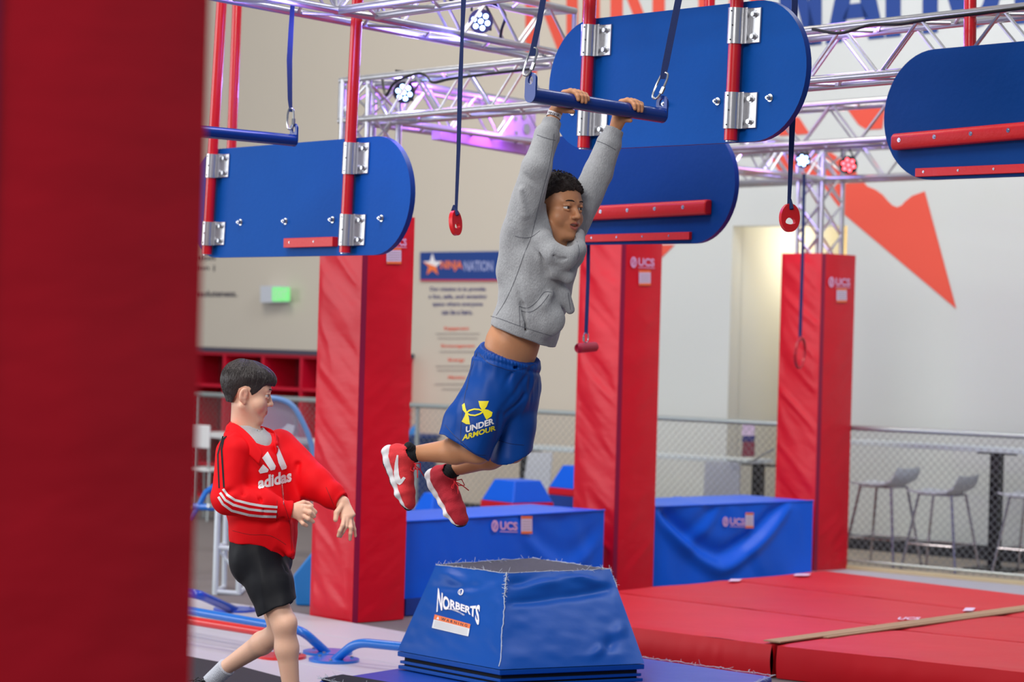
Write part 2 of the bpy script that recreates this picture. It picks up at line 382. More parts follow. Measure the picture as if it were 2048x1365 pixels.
# ---- red cubby shelving along the wall
tpl = WP(330, 706); zt = tpl.z
cub = empty('cubby_shelf', (WP(500, 760).x, WP(500, 760).y, 0), 'long red open cubby shelf against the wall behind the mesh fence', 'shelf')
cd_ = 0.42
cl = W0 + wn * cd_; o2 = lambda u: (lambda p: Vector((p.x, p.y, 0)))(onplane(u, 740, cl, wn))
xs = [293, 371, 448, 525, 602, 680, 757]
a = o2(xs[0]); b = o2(xs[-1])
ztop = onplane(500, 712, cl, wn).z; zs = [0.02, 0.30, 0.58, onplane(500, 775, cl, wn).z]
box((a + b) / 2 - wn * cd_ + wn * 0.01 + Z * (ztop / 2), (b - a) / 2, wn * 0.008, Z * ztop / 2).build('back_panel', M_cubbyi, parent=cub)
box((a + b) / 2 - wn * cd_ / 2 + Z * (ztop + 0.01), (b - a) / 2 + wd * .02, wn * cd_ / 2, Z * 0.014).build('top_panel', M_cubby, parent=cub)
box((a + b) / 2 - wn * cd_ / 2 + Z * (ztop + 0.042), (b - a) / 2 + wd * .03, wn * (cd_ / 2 + .02), Z * 0.018).build('countertop', mat('dark_counter', (70, 66, 84), 0.5), parent=cub)
for z_ in zs:
    box((a + b) / 2 - wn * cd_ / 2 + Z * z_, (b - a) / 2, wn * cd_ / 2, Z * 0.012).build('shelf_board', M_cubby, parent=cub)
for x in xs:
    p = o2(x); box(p - wn * cd_ / 2 + Z * (ztop / 2), wd * 0.014, wn * cd_ / 2, Z * ztop / 2).build('divider', M_cubby, parent=cub)

# ---- chain link fence
fn = Vector((-0.6224, -0.7827, 0)).normalized(); fd = Vector((0.7827, -0.6224, 0)).normalized()
F0 = Vector((2.79, 16.5, 0))
def FP(u, v): return onplane(u, v, F0, fn)
fl = FP(-250, 800); fr = FP(2350, 860); fl.z = fr.z = 0
fz0, fz1 = 0.03, 0.955
fence = empty('chain_link_fence', ((fl + fr) / 2), 'low chain link fence with galvanised top rail across the hall', 'fence')
MB().tube([fl + Z * fz1, fr + Z * fz1], 0.019, 10).build('top_rail', M_galv, parent=fence, smooth=True)
MB().tube([fl + Z * .06, fr + Z * .06], 0.009, 8).build('tension_wire', M_galv, parent=fence, smooth=True)
Lf = (fr - fl).length; pitch = 0.056; hgt = fz1 - .03; wires = MB()
def wire(s0, z0, s1, z1, o_):
    a = fl + fd * s0 + Z * z0 + fn * o_; b = fl + fd * s1 + Z * z1 + fn * o_
    d = (b - a).normalized(); x = d.cross(fn).normalized() * 0.0017; y = fn * 0.0017
    wires.add([a + x, a - x * .5 + y, a - x * .5 - y, b + x, b - x * .5 + y, b - x * .5 - y], [(0, 1, 4, 3), (1, 2, 5, 4), (2, 0, 3, 5)])
k = -int(hgt / pitch) - 1
while k * pitch < Lf:
    s0 = k * pitch
    for sg in (0, 1):
        za, zb = (.03, fz1) if sg == 0 else (fz1, .03)
        sa, sb = s0, s0 + hgt
        if sa < 0: za = za + (zb - za) * (-sa / hgt); sa = 0
        if sb > Lf: t = (Lf - s0) / hgt; zb_ = (.03 if sg == 0 else fz1) + ((fz1 - .03) if sg == 0 else -(fz1 - .03)) * t; sb = Lf; zb = zb_
        if sb > sa: wire(sa, za, sb, zb, 0.002 if sg else -0.002)
    k += 1
wm = wires.build('wire_mesh', M_wire, parent=fence); wm['kind'] = 'stuff'
for u in (388, 830, 1240, 1655, 2110):
    p = FP(u, 800); p.z = 0
    q = MB().tube([p - fn * .035, p - fn * .035 + Z * (fz1 + .01)], 0.017, 10); q.build('post', M_galv, parent=fence, smooth=True)
cb = MB().obox((fl + fr) / 2 + Z * 0.014 + fn * .02, (fr - fl) / 2, fn * 0.03, Z * 0.014)
tag(cb.build('trim_1', mat('yellowish_trim', (205, 190, 150), 0.5)), kind='structure')
fa_, fb_ = FP(1500, 860), FP(2350, 860); fa_.z = fb_.z = 0.003
tag(MB().add([fa_ + fn * .05, fb_ + fn * .05, fb_ + fn * .9, fa_ + fn * .9], [(0, 3, 2, 1)]).build('floor_strip', mat('pale_floor_strip', (176, 176, 188), 0.5, var=.05)), kind='structure')

# ============================================================ PADDED TOWERS
AL = math.radians(47)
rfd = Vector((math.sin(AL), math.cos(AL), 0)); rfn = Vector((math.cos(AL), -math.sin(AL), 0))
lfd = Vector((-math.cos(AL), math.sin(AL), 0)); lfn = Vector((-math.sin(AL), -math.cos(AL), 0))
PZ = 2.115
root_bvh = {}
def tower(near, s, z1, label, wr=1.0, nv=150):
    near = Vector(near); c = near + rfd * s / 2 + lfd * s / 2
    root = empty('padded_tower', c, label, 'padded column', 'red padded truss towers')
    cs = [near, near + rfd * s, near + rfd * s + lfd * s, near + lfd * s]
    nr = [rfn, -lfn, -rfn, lfn]
    def disp(seed):
        def f(p, u, v):
            q = np.stack([u * .7 + v * 1.5, u * 0, p[:, 2] * 4.2 + u * 1.1 * (1 if seed % 2 else -1)], 1)
            n1 = nz(q * 1.6, seed); rid = 1 - np.abs(nz(q * 2.1, seed + 5)) * 2
            q2 = q * np.array([1.5, 1.5, 3.2]); fine = nz(q2 * 2.4, seed + 9)
            amp = (0.5 + 0.8 * np.clip(0.3 - v, 0, 1) * 2) * wr * (1.35 if seed % 2 else .45)
            edge = np.minimum(1, np.minimum(u, 1 - u) * 9) * np.minimum(1, np.minimum(v, 1 - v) * 30 + .1)
            return (0.010 * np.clip(rid, -.2, 1) + 0.008 * n1 + 0.003 * fine) * amp * edge + 0.008 * np.sin(PI * u)
        return f
    mb = MB()
    for k in range(4):
        a, b = cs[k], cs[(k + 1) % 4]
        quadgrid(mb, a + Z * 0.004, b + Z * 0.004, b + Z * z1, a + Z * z1, 26, nv if k in (0, 3) else 20, disp(2 * int(near.x * 10) + 30 + (k != 0)), nr[k])
    i = len(mb.v); mb.add([c_ + Z * (z1 - .004) for c_ in cs], [(0, 1, 2, 3)])
    root_bvh[root.name] = mb_bvh(mb)
    mb.build('pad', M_redv, parent=root, smooth=True, anchor=c)
    sm = MB()
    for q, n2 in ((cs[0], rfn), ):
        sm.add([q + n2 * .004 + lfd * 0.002, q + rfd * 0.032 + n2 * .006, q + rfd * 0.032 + n2 * .006 + Z * z1, q + n2 * .004 + lfd * .002 + Z * z1], [(0, 1, 2, 3)])
    sm.build('seam_flap', M_redseam, parent=root)
    # the truss standing in the pads
    h = 0.105; r = 0.0165
    corners = [c + rfd * h * i + lfd * h * j for i, j in ((-1, -1), (1, -1), (1, 1), (-1, 1))]
    for q in corners:
        MB().tube([q + Z * (z1 - .1), q + Z * 2.83], r, 10).build('chord', M_alu, parent=root, smooth=True)
    for k in range(4):
        a, b = corners[k], corners[(k + 1) % 4]; z = z1 - .08; sg = 0
        while z < 2.8 - .05:
            z2 = min(z + .21, 2.8)
            pa, pb = (a, b) if sg % 2 == 0 else (b, a)
            MB().tube([pa + Z * z, pb + Z * z2], 0.007, 6).build('brace', M_alu, parent=root, smooth=True)
            MB().tube([pb + Z * z, pa + Z * z2], 0.007, 6).build('brace', M_alu, parent=root, smooth=True)
            z = z2; sg += 1
    return root, c
T1 = Vector((-.783, 12.9, 0)); T2 = Vector((.637, 14.9, 0)); T3 = Vector((2.04, 16.6, 0))
t1, c1 = tower(T1, .35, PZ, 'tall red padded tower nearest, left of the jumping block')
t2, c2 = tower(T2, .35, PZ, 'tall red padded tower between the two long blue foam boxes')
t3, c3 = tower(T3, .35, PZ, 'tall red padded tower at the far right with bare truss above it')
nearF = P(400, 680, 3.3) - rfd * .35; nearF.z = 0
t0, c0 = tower(nearF, .35, 2.4, 'big out of focus red padded tower filling the left foreground', .5, 60)
def face_print(root, near, nrm, items, off=.018):
    for kind, q in items:
        mb = MB(); (ua_, va_), (ub_, vb_) = q
        off = max(surf_off(root_bvh[root.name], onplane(ua_ + (ub_ - ua_) * s_, va_ + (vb_ - va_) * t_, near, nrm), nrm) for s_ in (0, .5, 1) for t_ in (0, .5, 1))
        if kind == 'logo':
            (u0, v0), (u1, v1) = q
            w_ = u1 - u0; hh = v1 - v0
            cx_, cy_ = u0 + w_ * .13, (v0 + v1) / 2
            for k in range(14):
                a0, a1 = 2 * PI * k / 14, 2 * PI * (k + 1) / 14
                pp = lambda a, r: (cx_ + w_ * r * .13 * math.cos(a), cy_ + hh * r * .62 * math.sin(a))
                px_poly(mb, [pp(a0, 1), pp(a1, 1), pp(a1, .62), pp(a0, .62)], near, nrm, off, None, .001)
            px_poly(mb, [(cx_ - w_ * .05, cy_ + hh * .3), (cx_ + w_ * .01, cy_ + hh * .3), (cx_ + w_ * .06, cy_ - hh * .3), (cx_ - w_ * .01, cy_ - hh * .3)], near, nrm, off, None, .001)
            px_text(mb, 'UCS', [(u0 + w_ * .33, v1 - hh * .1), (u1, v1 - hh * .02), (u1, v0 + hh * .1), (u0 + w_ * .33, v0)], near, nrm, off, None, .035)
            px_poly(mb, [(u0 + w_ * .33, v1 + hh * .12), (u1, v1 + hh * .18), (u1, v1 + hh * .10), (u0 + w_ * .33, v1 + hh * .04)], near, nrm, off, None, .001)
            mb.build('printed_logo', M_inkp, parent=root)
        else:
            (u0, v0), (u1, v1) = q
            px_poly(mb, [(u0, v1), (u1, v1), (u1, v0), (u0, v0)], near, nrm, off, M_labelw, .001)
            hh = v1 - v0
            px_poly(mb, [(u0, v1), (u1, v1), (u1, v1 - hh * .14), (u0, v1 - hh * .14)], near, nrm, off + .0015, M_labelo, .0006)
            px_poly(mb, [(u0, v0 + hh * .14), (u1, v0 + hh * .14), (u1, v0), (u0, v0)], near, nrm, off + .0015, M_labelo, .0006)
            for k in range(4):
                vv = v0 + hh * (.28 + .15 * k); px_poly(mb, [(u0 + 2, vv + 1.2), (u1 - 2, vv + 1.2), (u1 - 2, vv), (u0 + 2, vv)], near, nrm, off + .0015, M_inkg, .0004)
            mb.build('warning_label', None, parent=root)
face_print(t1, T1, rfn, [('logo', ((775, 476), (810, 493))), ('label', ((770, 496), (799, 528)))], .024)
face_print(t2, T2, rfn, [('logo', ((1258, 516), (1306, 534))), ('label', ((1275, 541), (1298, 571)))], .024)
face_print(t3, T3, rfn, [('logo', ((1654, 556), (1697, 573))), ('label', ((1670, 577), (1690, 605)))], .024)
m_ = box(T3 + rfd * .36 + lfd * .12 + Z * 1.66, rfd * .012, lfd * .06, Z * .045); m_.build('strap_tag', M_redseam, parent=t3)

# ============================================================ LONG BLUE FOAM BOXES
def foam_box(name, label, a, b, thick, h, sags, logo, group, seed):
    """a,b front bottom corners"""
    a = Vector(a); b = Vector(b); d = (b - a).normalized(); n = Vector((d.y, -d.x, 0)); back = -n * thick
    root = empty(name, (a + b) / 2 + back / 2, label, 'foam box', group)
    Ln = (b - a).length
    def fold(p, u, v):
        s = u * Ln; r = np.zeros_like(u)
        for (c, vv, wdt, dep) in sags:   # V shaped drapes: ridges running from the top corners to a low point
            y = v - (1 - (1 - vv) * (1 - np.clip(np.abs(u - c) / wdt, 0, 1) ** 1.5))
            r += (dep * np.exp(-(y / .11) ** 2) - dep * .9 * np.exp(-((y - .17) / .13) ** 2)) * (1 - np.clip(np.abs(u - c) / wdt, 0, 1) ** 6)
        q = np.stack([s * 3, v * 1.2, v * 0 + seed], 1); r += .012 * nz(q * 1.5, seed) + .006 * nz(q * np.array([3, 2, 1]) + np.stack([v * 2, s * 2, s * 0], 1), seed + 2)
        e = np.minimum(1, np.minimum(u, 1 - u) * 12) * np.minimum(1, (1 - v) * 8 + .25)
        return r * e
    mb = MB()
    quadgrid(mb, a + Z * .003, b + Z * .003, b + Z * h, a + Z * h, 110, 48, fold, n)
    top = lambda p, u, v: (.006 * nz(np.stack([u * Ln * 2.5, v * 1.5, u * 0], 1), seed + 4) + .012 * np.exp(-((u - .25 - v * .3) / .05) ** 2) * (seed == 2)) * np.minimum(1, np.minimum(v, 1 - v) * 6)
    quadgrid(mb, a + Z * h, b + Z * h, b + Z * h + back, a + Z * h + back, 60, 12, top, Z)
    flat = lambda p, u, v: u * 0
    quadgrid(mb, b + Z * .003, b + back + Z * .003, b + back + Z * h, b + Z * h, 2, 2, flat, d)
    quadgrid(mb, a + back + Z * .003, a + Z * .003, a + Z * h, a + back + Z * h, 2, 2, flat, -d)
    quadgrid(mb, b + back + Z * .003, a + back + Z * .003, a + back + Z * h, b + back + Z * h, 2, 2, flat, -n)
    root_bvh[root.name] = mb_bvh(mb)
    mb.build('cover', M_bluev, parent=root, smooth=True)
    MB().tube([a + Z * h + n * .002, b + Z * h + n * .002], .005, 6).build('piping', M_bluev, parent=root, smooth=True)
    if seed == 1: MB().obox((a + b) / 2 + Z * .05 + n * .012, (b - a) / 2, n * .006, Z * .045).build('hook_flap', mat('blue_flap', (6, 56, 150), .5), parent=root)
    face_print(root, a, n, logo, .03)
    return root
A1 = G(806, 1234); B1 = Vector((.568, 14.62, 0))
b1 = foam_box('foam_box', 'long blue foam box between the left and middle padded towers', A1, B1, .56, .505,
              [(.8, .35, .3, .010)], [('logo', ((981, 1043), (1033, 1062))), ('label', ((1040, 1033), (1062, 1068)))], 'long blue foam boxes', 1)
A2 = P(1303, 1100, 15.25); A2.z = 0; B2 = P(1625, 1060, 16.3); B2.z = 0
b2 = foam_box('foam_box', 'long blue foam box with sagging cover between middle and right padded towers', A2, B2, .60, .49,
              [(.42, .18, .44, .035), (.2, .5, .22, .012)], [('logo', ((1444, 1036), (1489, 1052))), ('label', ((1490, 1026), (1506, 1057)))], 'long blue foam boxes', 2)

# ============================================================ RED LANDING MATS
MZ = .15
def mat_panels(name, label, F_L, F_R, B_R, B_L, n, m, z0=.004, z1=MZ, group=None, seams=()):
    c = (F_L + F_R + B_R + B_L) / 4; root = empty(name, (c.x, c.y, 0), label, 'mat', group)
    cuts = [0] + list(seams) + [1]
    for i in range(len(cuts) - 1):
        t0_, t1_ = cuts[i] + (.004 if i else 0), cuts[i + 1] - (.004 if i < len(cuts) - 2 else 0)
        q = [F_L.lerp(B_L, t0_), F_R.lerp(B_R, t0_), F_R.lerp(B_R, t1_), F_L.lerp(B_L, t1_)]
        mb = MB(); e1 = (q[1] - q[0]).normalized(); n1 = Vector((e1.y, -e1.x, 0))
        bulge = lambda p, u, v: .012 * np.sin(PI * v) + .004 * np.sin(PI * v) * nz(np.stack([u * 60, v * 1.5, u * 0], 1), 3) + .006 * nz(np.stack([u * 9, v, u * 0], 1), 4) * np.sin(PI * v)
        def topd(p, u, v):
            return .006 * nz(p * 2.2, i + 3) * np.minimum(1, np.minimum(v, 1 - v) * 5) + .004 * np.minimum(1, np.minimum(v, 1 - v) * 12) + .003 * nz(p * np.array([9, 9, 1]), i + 8) * np.exp(-v * 7)
        lo = [Vector((x.x, x.y, z0)) for x in q]; hi = [Vector((x.x, x.y, z1)) for x in q]
        quadgrid(mb, hi[0], hi[1], hi[2], hi[3], 60, 24, topd, Z)
        quadgrid(mb, lo[0], lo[1], hi[1], hi[0], 120, 6, bulge, n1)
        for k in (1, 2, 3):
            j = (k + 1) % 4; ee = (q[j] - q[k]).normalized(); nn = Vector((ee.y, -ee.x, 0))
            quadgrid(mb, lo[k], lo[j], hi[j], hi[k], 40, 4, bulge, nn)
        mb.build('mat_panel', m, parent=root, smooth=True)
    return root
g_ = lambda u, v, z=MZ: (lambda p: Vector((p.x, p.y, 0)))(G(u, v, z))
mFR = g_(1544, 1291); bdir = Vector((1.5, 1.8, 0)); adir = (g_(1283, 1258) - mFR).normalized()
BK = g_(1652, 1143); FLm = Vector((-.236, 12.47, 0)); FLm = mFR + adir * (FLm - mFR).length
SB = Vector((3.12, 13.59, 0))
rm1 = mat_panels('landing_mat', 'large red folding landing mat reaching back to the blue foam boxes', FLm, mFR, SB, BK, 3, M_redm, group='red landing mats', seams=(.36, .70))
gap = bdir.normalized().cross(Z) * .03
s0 = mFR + gap; ad = (g_(2048, 1349) - g_(1552, 1295)).normalized()
rm2 = mat_panels('landing_mat', 'red folding landing mat at the lower right corner, nearer than the tan strip', s0, s0 + ad * 3.0, s0 + ad * 3.0 + bdir * 1.3, s0 + bdir * 1.3, 2, M_redm, group='red landing mats', seams=(.33, .66))
tn = MB(); e_ = bdir.normalized(); sd = e_.cross(Z)
a_ = mFR - sd * .045 + e_ * .02; b_ = a_ + e_ * 2.9
tn.obox((a_ + b_) / 2 + sd * .03 + Z * (MZ + .013), (b_ - a_) / 2, sd * .045, Z * .003)
tn.obox((a_ + b_) / 2 + sd * .085 + Z * (MZ + .011) + e_ * .35, (b_ - a_) / 2, sd * .02, Z * .003)
tag(tn.build('hook_strip', M_tan), 'tan hook and loop strip joining the two red landing mats', 'strip')
for (u, v, w_, h_) in ((1467, 1166, 22, 4), (1601, 1155, 30, 3.5), (1935, 1225, 20, 6)):
    m_ = MB(); q = [g_(u - w_ / 2, v + h_ / 2), g_(u + w_ / 2, v + h_ / 2), g_(u + w_ / 2 + 6, v - h_ / 2), g_(u - w_ / 2 + 6, v - h_ / 2)]
    m_.prism([x + Z * (MZ + .014) for x in q], Z * .001).build('sewn_label', M_labelw, parent=rm1)
for (u, v, w_, h_) in ((1815, 1243, 44, 5),):
    vs, fs = text2d('UCS', 1, .03); uvs = fit2d(vs, 0, 0, 1, 1)
    q = [g_(u - w_ / 2, v + h_ / 2), g_(u + w_ / 2, v + h_ / 2), g_(u + w_ / 2 + 6, v - h_ / 2), g_(u - w_ / 2 + 6, v - h_ / 2)]
    MB().add([q[0] * (1 - x) * (1 - y) + q[1] * x * (1 - y) + q[2] * x * y + q[3] * (1 - x) * y + Z * (MZ + .014) for x, y in uvs], fs).build('printed_logo', M_labelw, parent=rm1)

# ============================================================ DECK, RAILS, FLOOR MATS ON THE LEFT
deck = empty('obstacle_deck', (-.9, 11.4, 0), 'low pale grey deck of planks under the blue and red rails', 'platform')
pd = Vector((0.64, -0.77, 0)).normalized(); pn = Vector((0.77, 0.64, 0)).normalized()
dc = G(600, 1290)
def clip_poly(pl, o, n):
    out = []
    for i, p in enumerate(pl):
        q = pl[(i + 1) % len(pl)]; a = (p - o).dot(n); b = (q - o).dot(n)
        if a <= 0: out.append(p)
        if (a < 0) != (b < 0) and abs(a - b) > 1e-9: out.append(p.lerp(q, a / (a - b)))
    return out
_a = Vector((-.77, 10.07, 0)); _d = Vector((.213, 11.45, 0)) - _a; _n = Vector((_d.y, -_d.x, 0)).normalized()
_m = Vector((adir.y, -adir.x, 0)).normalized(); _m = _m if _m.y > 0 else -_m
DECK_CUTS = [(_a - _n * .03, _n), (FLm - _m * .03, _m), (T1 - pn * .03, pn)]
for k in range(-4, 4):
    c_ = dc + pn * (k * .36 + .1); c_.z = .006
    c2_ = c_ + pd * .4; pl_ = [c2_ - pd * 3.4 - pn * .176, c2_ + pd * 3.4 - pn * .176, c2_ + pd * 3.4 + pn * .176, c2_ - pd * 3.4 + pn * .176]
    for (o_, n_) in DECK_CUTS: pl_ = clip_poly(pl_, o_, n_)
    if len(pl_) > 2: MB().prism([Vector((p.x, p.y, .002)) for p in pl_], Z * .010).build('plank', M_deck, parent=deck, bevel=.003)
tag(MB().prism([Vector((p.x, p.y, .016)) for p in (G(300, 1312), G(372, 1325), G(470, 1343), G(600, 1378), G(560, 1500), G(200, 1500))], Z * .012).build('floor_mat', mat('black_mat', (36, 34, 42), .8, bump=.2, bscale=300)), 'thin black rubber mat at the lower left beneath the boy', 'mat')
def rail(pts, m, label, r=.022, flange=None):
    ps = [G(u, v, z) for u, v, z in pts]
    # rounded corners
    out = [ps[0]]
    for i in range(1, len(ps) - 1):
        a, b, c = ps[i - 1], ps[i], ps[i + 1]; k = min(.07, (a - b).length * .4, (c - b).length * .4)
        p0 = b + (a - b).normalized() * k; p2 = b + (c - b).normalized() * k
        for t in np.linspace(0, 1, 6): out.append(p0.lerp(b, t).lerp(b.lerp(p2, t), t))
    out.append(ps[-1])
    base = ps[-1] if flange == 'end' else ps[0]
    root = empty('floor_rail', (base.x, base.y, 0), label, 'rail', 'painted steel floor rails')
    MB().tube(out, r, 14).build('rail_tube', m, parent=root, smooth=True)
    fl_ = Vector((base.x, base.y, .012)); cyl = [fl_ + Vector((math.cos(a) * .115, math.sin(a) * .115, 0)) for a in np.linspace(0, 2 * PI, 28, endpoint=False)]
    MB().prism(cyl, Z * .012).build('floor_flange', m, parent=root, smooth=True)
    for a in (0.4, 2.5, 4.6):
        q = fl_ + Vector((math.cos(a) * .085, math.sin(a) * .085, .012)); MB().tube([q, q + Z * .008], .008, 6).build('bolt', M_steel, parent=root)
    return root
rail([(300, 1176, .16), (398, 1190, .16), (470, 1222, .012)], mat('deep_blue_rail', (14, 70, 190), .3, coat=.3), 'dark blue bent rail, furthest back at the left edge', .024, 'end')
rail([(280, 1205, .13), (605, 1262, .13), (655, 1308, .012)], M_bluer, 'long light blue rail bending down to a round flange behind the boy', .021, 'end')
rail([(280, 1226, .12), (545, 1268, .12), (562, 1316, .012)], mat('red_rail_paint', (214, 36, 34), .3, coat=.3), 'red rail ending at a red flange behind the boy\'s legs', .021, 'end')
rail([(668, 1323, .012), (712, 1285, .115), (860, 1300, .115)], M_bluer, 'light blue rail rising from a flange and running behind the jumping block', .021, 'start')

# ---- blue wedge half hidden behind the left tower
wz = G(592, 1212); wz2 = G(640, 1215)
wq = [wz, G(645, 1214), G(650, 1192), G(608, 1190)]
tp = [P(586, 1152, (wq[0]).y), P(645, 1080, wq[1].y), P(650, 1072, wq[2].y), P(610, 1140, wq[3].y)]
wd_ = MB().hexa(wq, tp).build('foam_wedge', mat('light_blue_vinyl', (20, 120, 196), .4, bump=.2, bscale=5, var=.08), bevel=.01)
tag(wd_, 'light blue foam wedge peeking out left of the near padded tower', 'foam wedge')

# ---- the boxes and barrel behind the first foam box
def frustum(name, label, c, wb, wt, z0, z1, zb, ang):
    root = empty(name, (c.x, c.y, 0), label, 'foam block', 'blue trapezoid foam blocks at the back')
    ex_ = Vector((math.cos(ang), math.sin(ang), 0)); ey = Vector((-math.sin(ang), math.cos(ang), 0))
    cc = Vector((c.x, c.y, 0)); q = lambda w_, z: [cc + ex_ * i * w_ + ey * j * w_ + Z * z for i, j in ((-1, -1), (1, -1), (1, 1), (-1, 1))]
    MB().hexa(q(wb, z0), q(wt, z1)).build('foam_body', M_bluev, parent=root, bevel=.008)
    MB().hexa(q(wb * 1.02, zb), q(wb * 1.02, z0)).build('red_band', M_redv, parent=root, bevel=.008)
    MB().hexa(q(wb, .005), q(wb, zb)).build('lower_block', mat('dark_blue_vinyl', (10, 60, 150), .5), parent=root, bevel=.008)
def fr_px(label, ul, ur, vt, vb, band, d, ut0, ut1):
    c = P((ul + ur) / 2, vb, d); w_ = (ur - ul) / 5006 * d / (2 * 1.38); zt_ = P((ul + ur) / 2, vt, d).z; zb_ = c.z
    frustum('foam_block', label, c, w_, w_ * (ut1 - ut0) / (ur - ul), zb_, zt_, zb_ - band, math.radians(38))
fr_px('blue trapezoid foam block with red band, seen below the swinging boy', 963, 1105, 960, 1003, .05, 17.0, 990, 1082)
fr_px('blue trapezoid foam block with red band, half hidden by the middle tower', 1098, 1215, 932, 977, .05, 17.6, 1126, 1190)
fr_px('small blue trapezoid foam block behind the boy\'s shoes', 826, 912, 986, 1022, .05, 16.6, 848, 892)
bn = P(822, 1010, 19.9); bn.z = 0
bin_ = empty('trash_barrel', bn, 'round blue plastic barrel behind the fence beside the near tower', 'barrel')
hb = P(840, 872, 19.9).z
MB().tube([bn + Z * .005, bn + Z * hb * .5, bn + Z * (hb - .02), bn + Z * hb], [.16, .19, .205, .215], 24).build('barrel_body', mat('barrel_plastic', (22, 56, 120), .45), parent=bin_, smooth=True)
MB().tube([bn + Z * (hb - .015), bn + Z * (hb + .012)], [.225, .225], 24).build('rim', mat('barrel_plastic', (22, 56, 120), .45), parent=bin_, smooth=True)
bg = MB(); bp_ = P(829, 862, 19.85); bg.tube([bp_ - Z * .05, bp_, bp_ + Z * .05 + Vector((.02, 0, 0))], [.05, .04, .015], 7); bg.build('liner_bag', mat('blue_bag', (30, 130, 210), .4), parent=bin_, smooth=True)

# ---- white steel step frame in front of the fence, left
def smooth_path(l, n=6):
    out = []
    for j in range(len(l) - 1):
        p0, p1, p2, p3 = l[max(j - 1, 0)], l[j], l[j + 1], l[min(j + 2, len(l) - 1)]
        for i in range(n):
            f = i / n; out.append(.5 * ((2 * p1) + (p2 - p0) * f + (2 * p0 - 5 * p1 + 4 * p2 - p3) * f * f + (3 * p1 - p0 - 3 * p2 + p3) * f ** 3))
    return out + [l[-1]]
def px_pts(l, d): return [P(u, v, d) for u, v in l]
sfm = G(450, 1190); D_ = sfm.y
frm = empty('step_frame', G(455, 1192), 'white tubular steel frame standing behind the boy', 'frame')
mw = mat('white_steel', (205, 215, 222), .35, metal=.1)
for nm, l, dd, r in (('leg', [(430, 1190), (436, 1015), (444, 1003), (470, 1001)], D_ - .02, .017), ('leg', [(477, 1190), (480, 1010)], D_, .017), ('leg', [(448, 1178), (452, 1010)], D_ + .35, .015), ('leg', [(492, 1178), (494, 1010)], D_ + .35, .015)):
    MB().tube(px_pts(l, dd), r, 10).build(nm, mw, parent=frm, smooth=True)
for l, da, db in (([(432, 1095), (479, 1100)], D_ - .02, D_), ([(430, 1184), (478, 1188)], D_ - .02, D_), ([(432, 1095), (450, 1090)], D_ - .02, D_ + .35), ([(478, 1187), (492, 1176)], D_, D_ + .35), ([(430, 1184), (448, 1175)], D_ - .02, D_ + .35), ([(452, 1010), (494, 1010)], D_ + .35, D_ + .35)):
    MB().tube([P(*l[0], da), P(*l[1], db)], .015, 10).build('crossbar', mw, parent=frm, smooth=True)
MB().tube([P(436, 1100, D_ + .1), P(478, 1150, D_ + .1)], .008, 8).build('brace', mw, parent=frm, smooth=True)
MB().tube([P(416, 1012, D_ - .06), P(428, 1012, D_ - .02)], .013, 8).build('clamp_knob', M_steel, parent=frm, smooth=True)

# ---- clear tub chair with blue tube rim, in front of the fence
rb = empty('mesh_sled', P(560, 1010, 15.2) - Z * .5, 'blue tube framed sled with grey mesh panel behind the boy', 'sled')
arc = [(470, 830), (500, 806), (530, 797), (560, 799), (585, 812), (603, 840), (620, 880), (632, 935)]
MB().tube(smooth_path(px_pts(arc, 15.2)), .016, 10).build('rim_tube', mat('soft_blue_tube', (96, 140, 190), .35), parent=rb, smooth=True)
MB().tube(px_pts([(378, 1040), (398, 1010), (412, 985), (440, 965)], 15.0), .017, 10).build('rim_tube', M_bluer, parent=rb, smooth=True)
MB().tube(px_pts([(384, 1014), (440, 1016), (500, 1018)], 15.0), .022, 10).build('rim_tube', M_bluer, parent=rb, smooth=True)
pan = smooth_path([P(u, v, 15.25) for u, v in arc]) + [P(600, 1000, 15.1), P(440, 985, 15.0), P(430, 930, 15.1)]
MB().prism(pan, Vector((0, .006, 0))).build('mesh_panel', mat('grey_mesh', (150, 150, 170), .5, alpha=.38), parent=rb)
MB().hexa([P(555, 868, 15.9), P(585, 870, 15.9), P(585, 872, 16.1), P(555, 870, 16.1)], [P(575, 848, 15.9), P(590, 852, 15.9), P(590, 852, 16.1), P(575, 848, 16.1)]).build('hinge_block', M_white, parent=rb)
tag(MB().hexa([P(588, 930, 16.5), P(606, 928, 16.5), P(606, 928, 16.8), P(588, 930, 16.8)], [P(540, 870, 16.5), P(574, 852, 16.5), P(574, 852, 16.8), P(540, 870, 16.8)]).build('side_panel', mat('lilac_panel', (150, 118, 205), .5)), kind='thing')
sp_ = bpy.data.objects['side_panel']; sp_.parent = rb; sp_.location = WL['side_panel'] - WL[rb.name]; del sp_['kind']
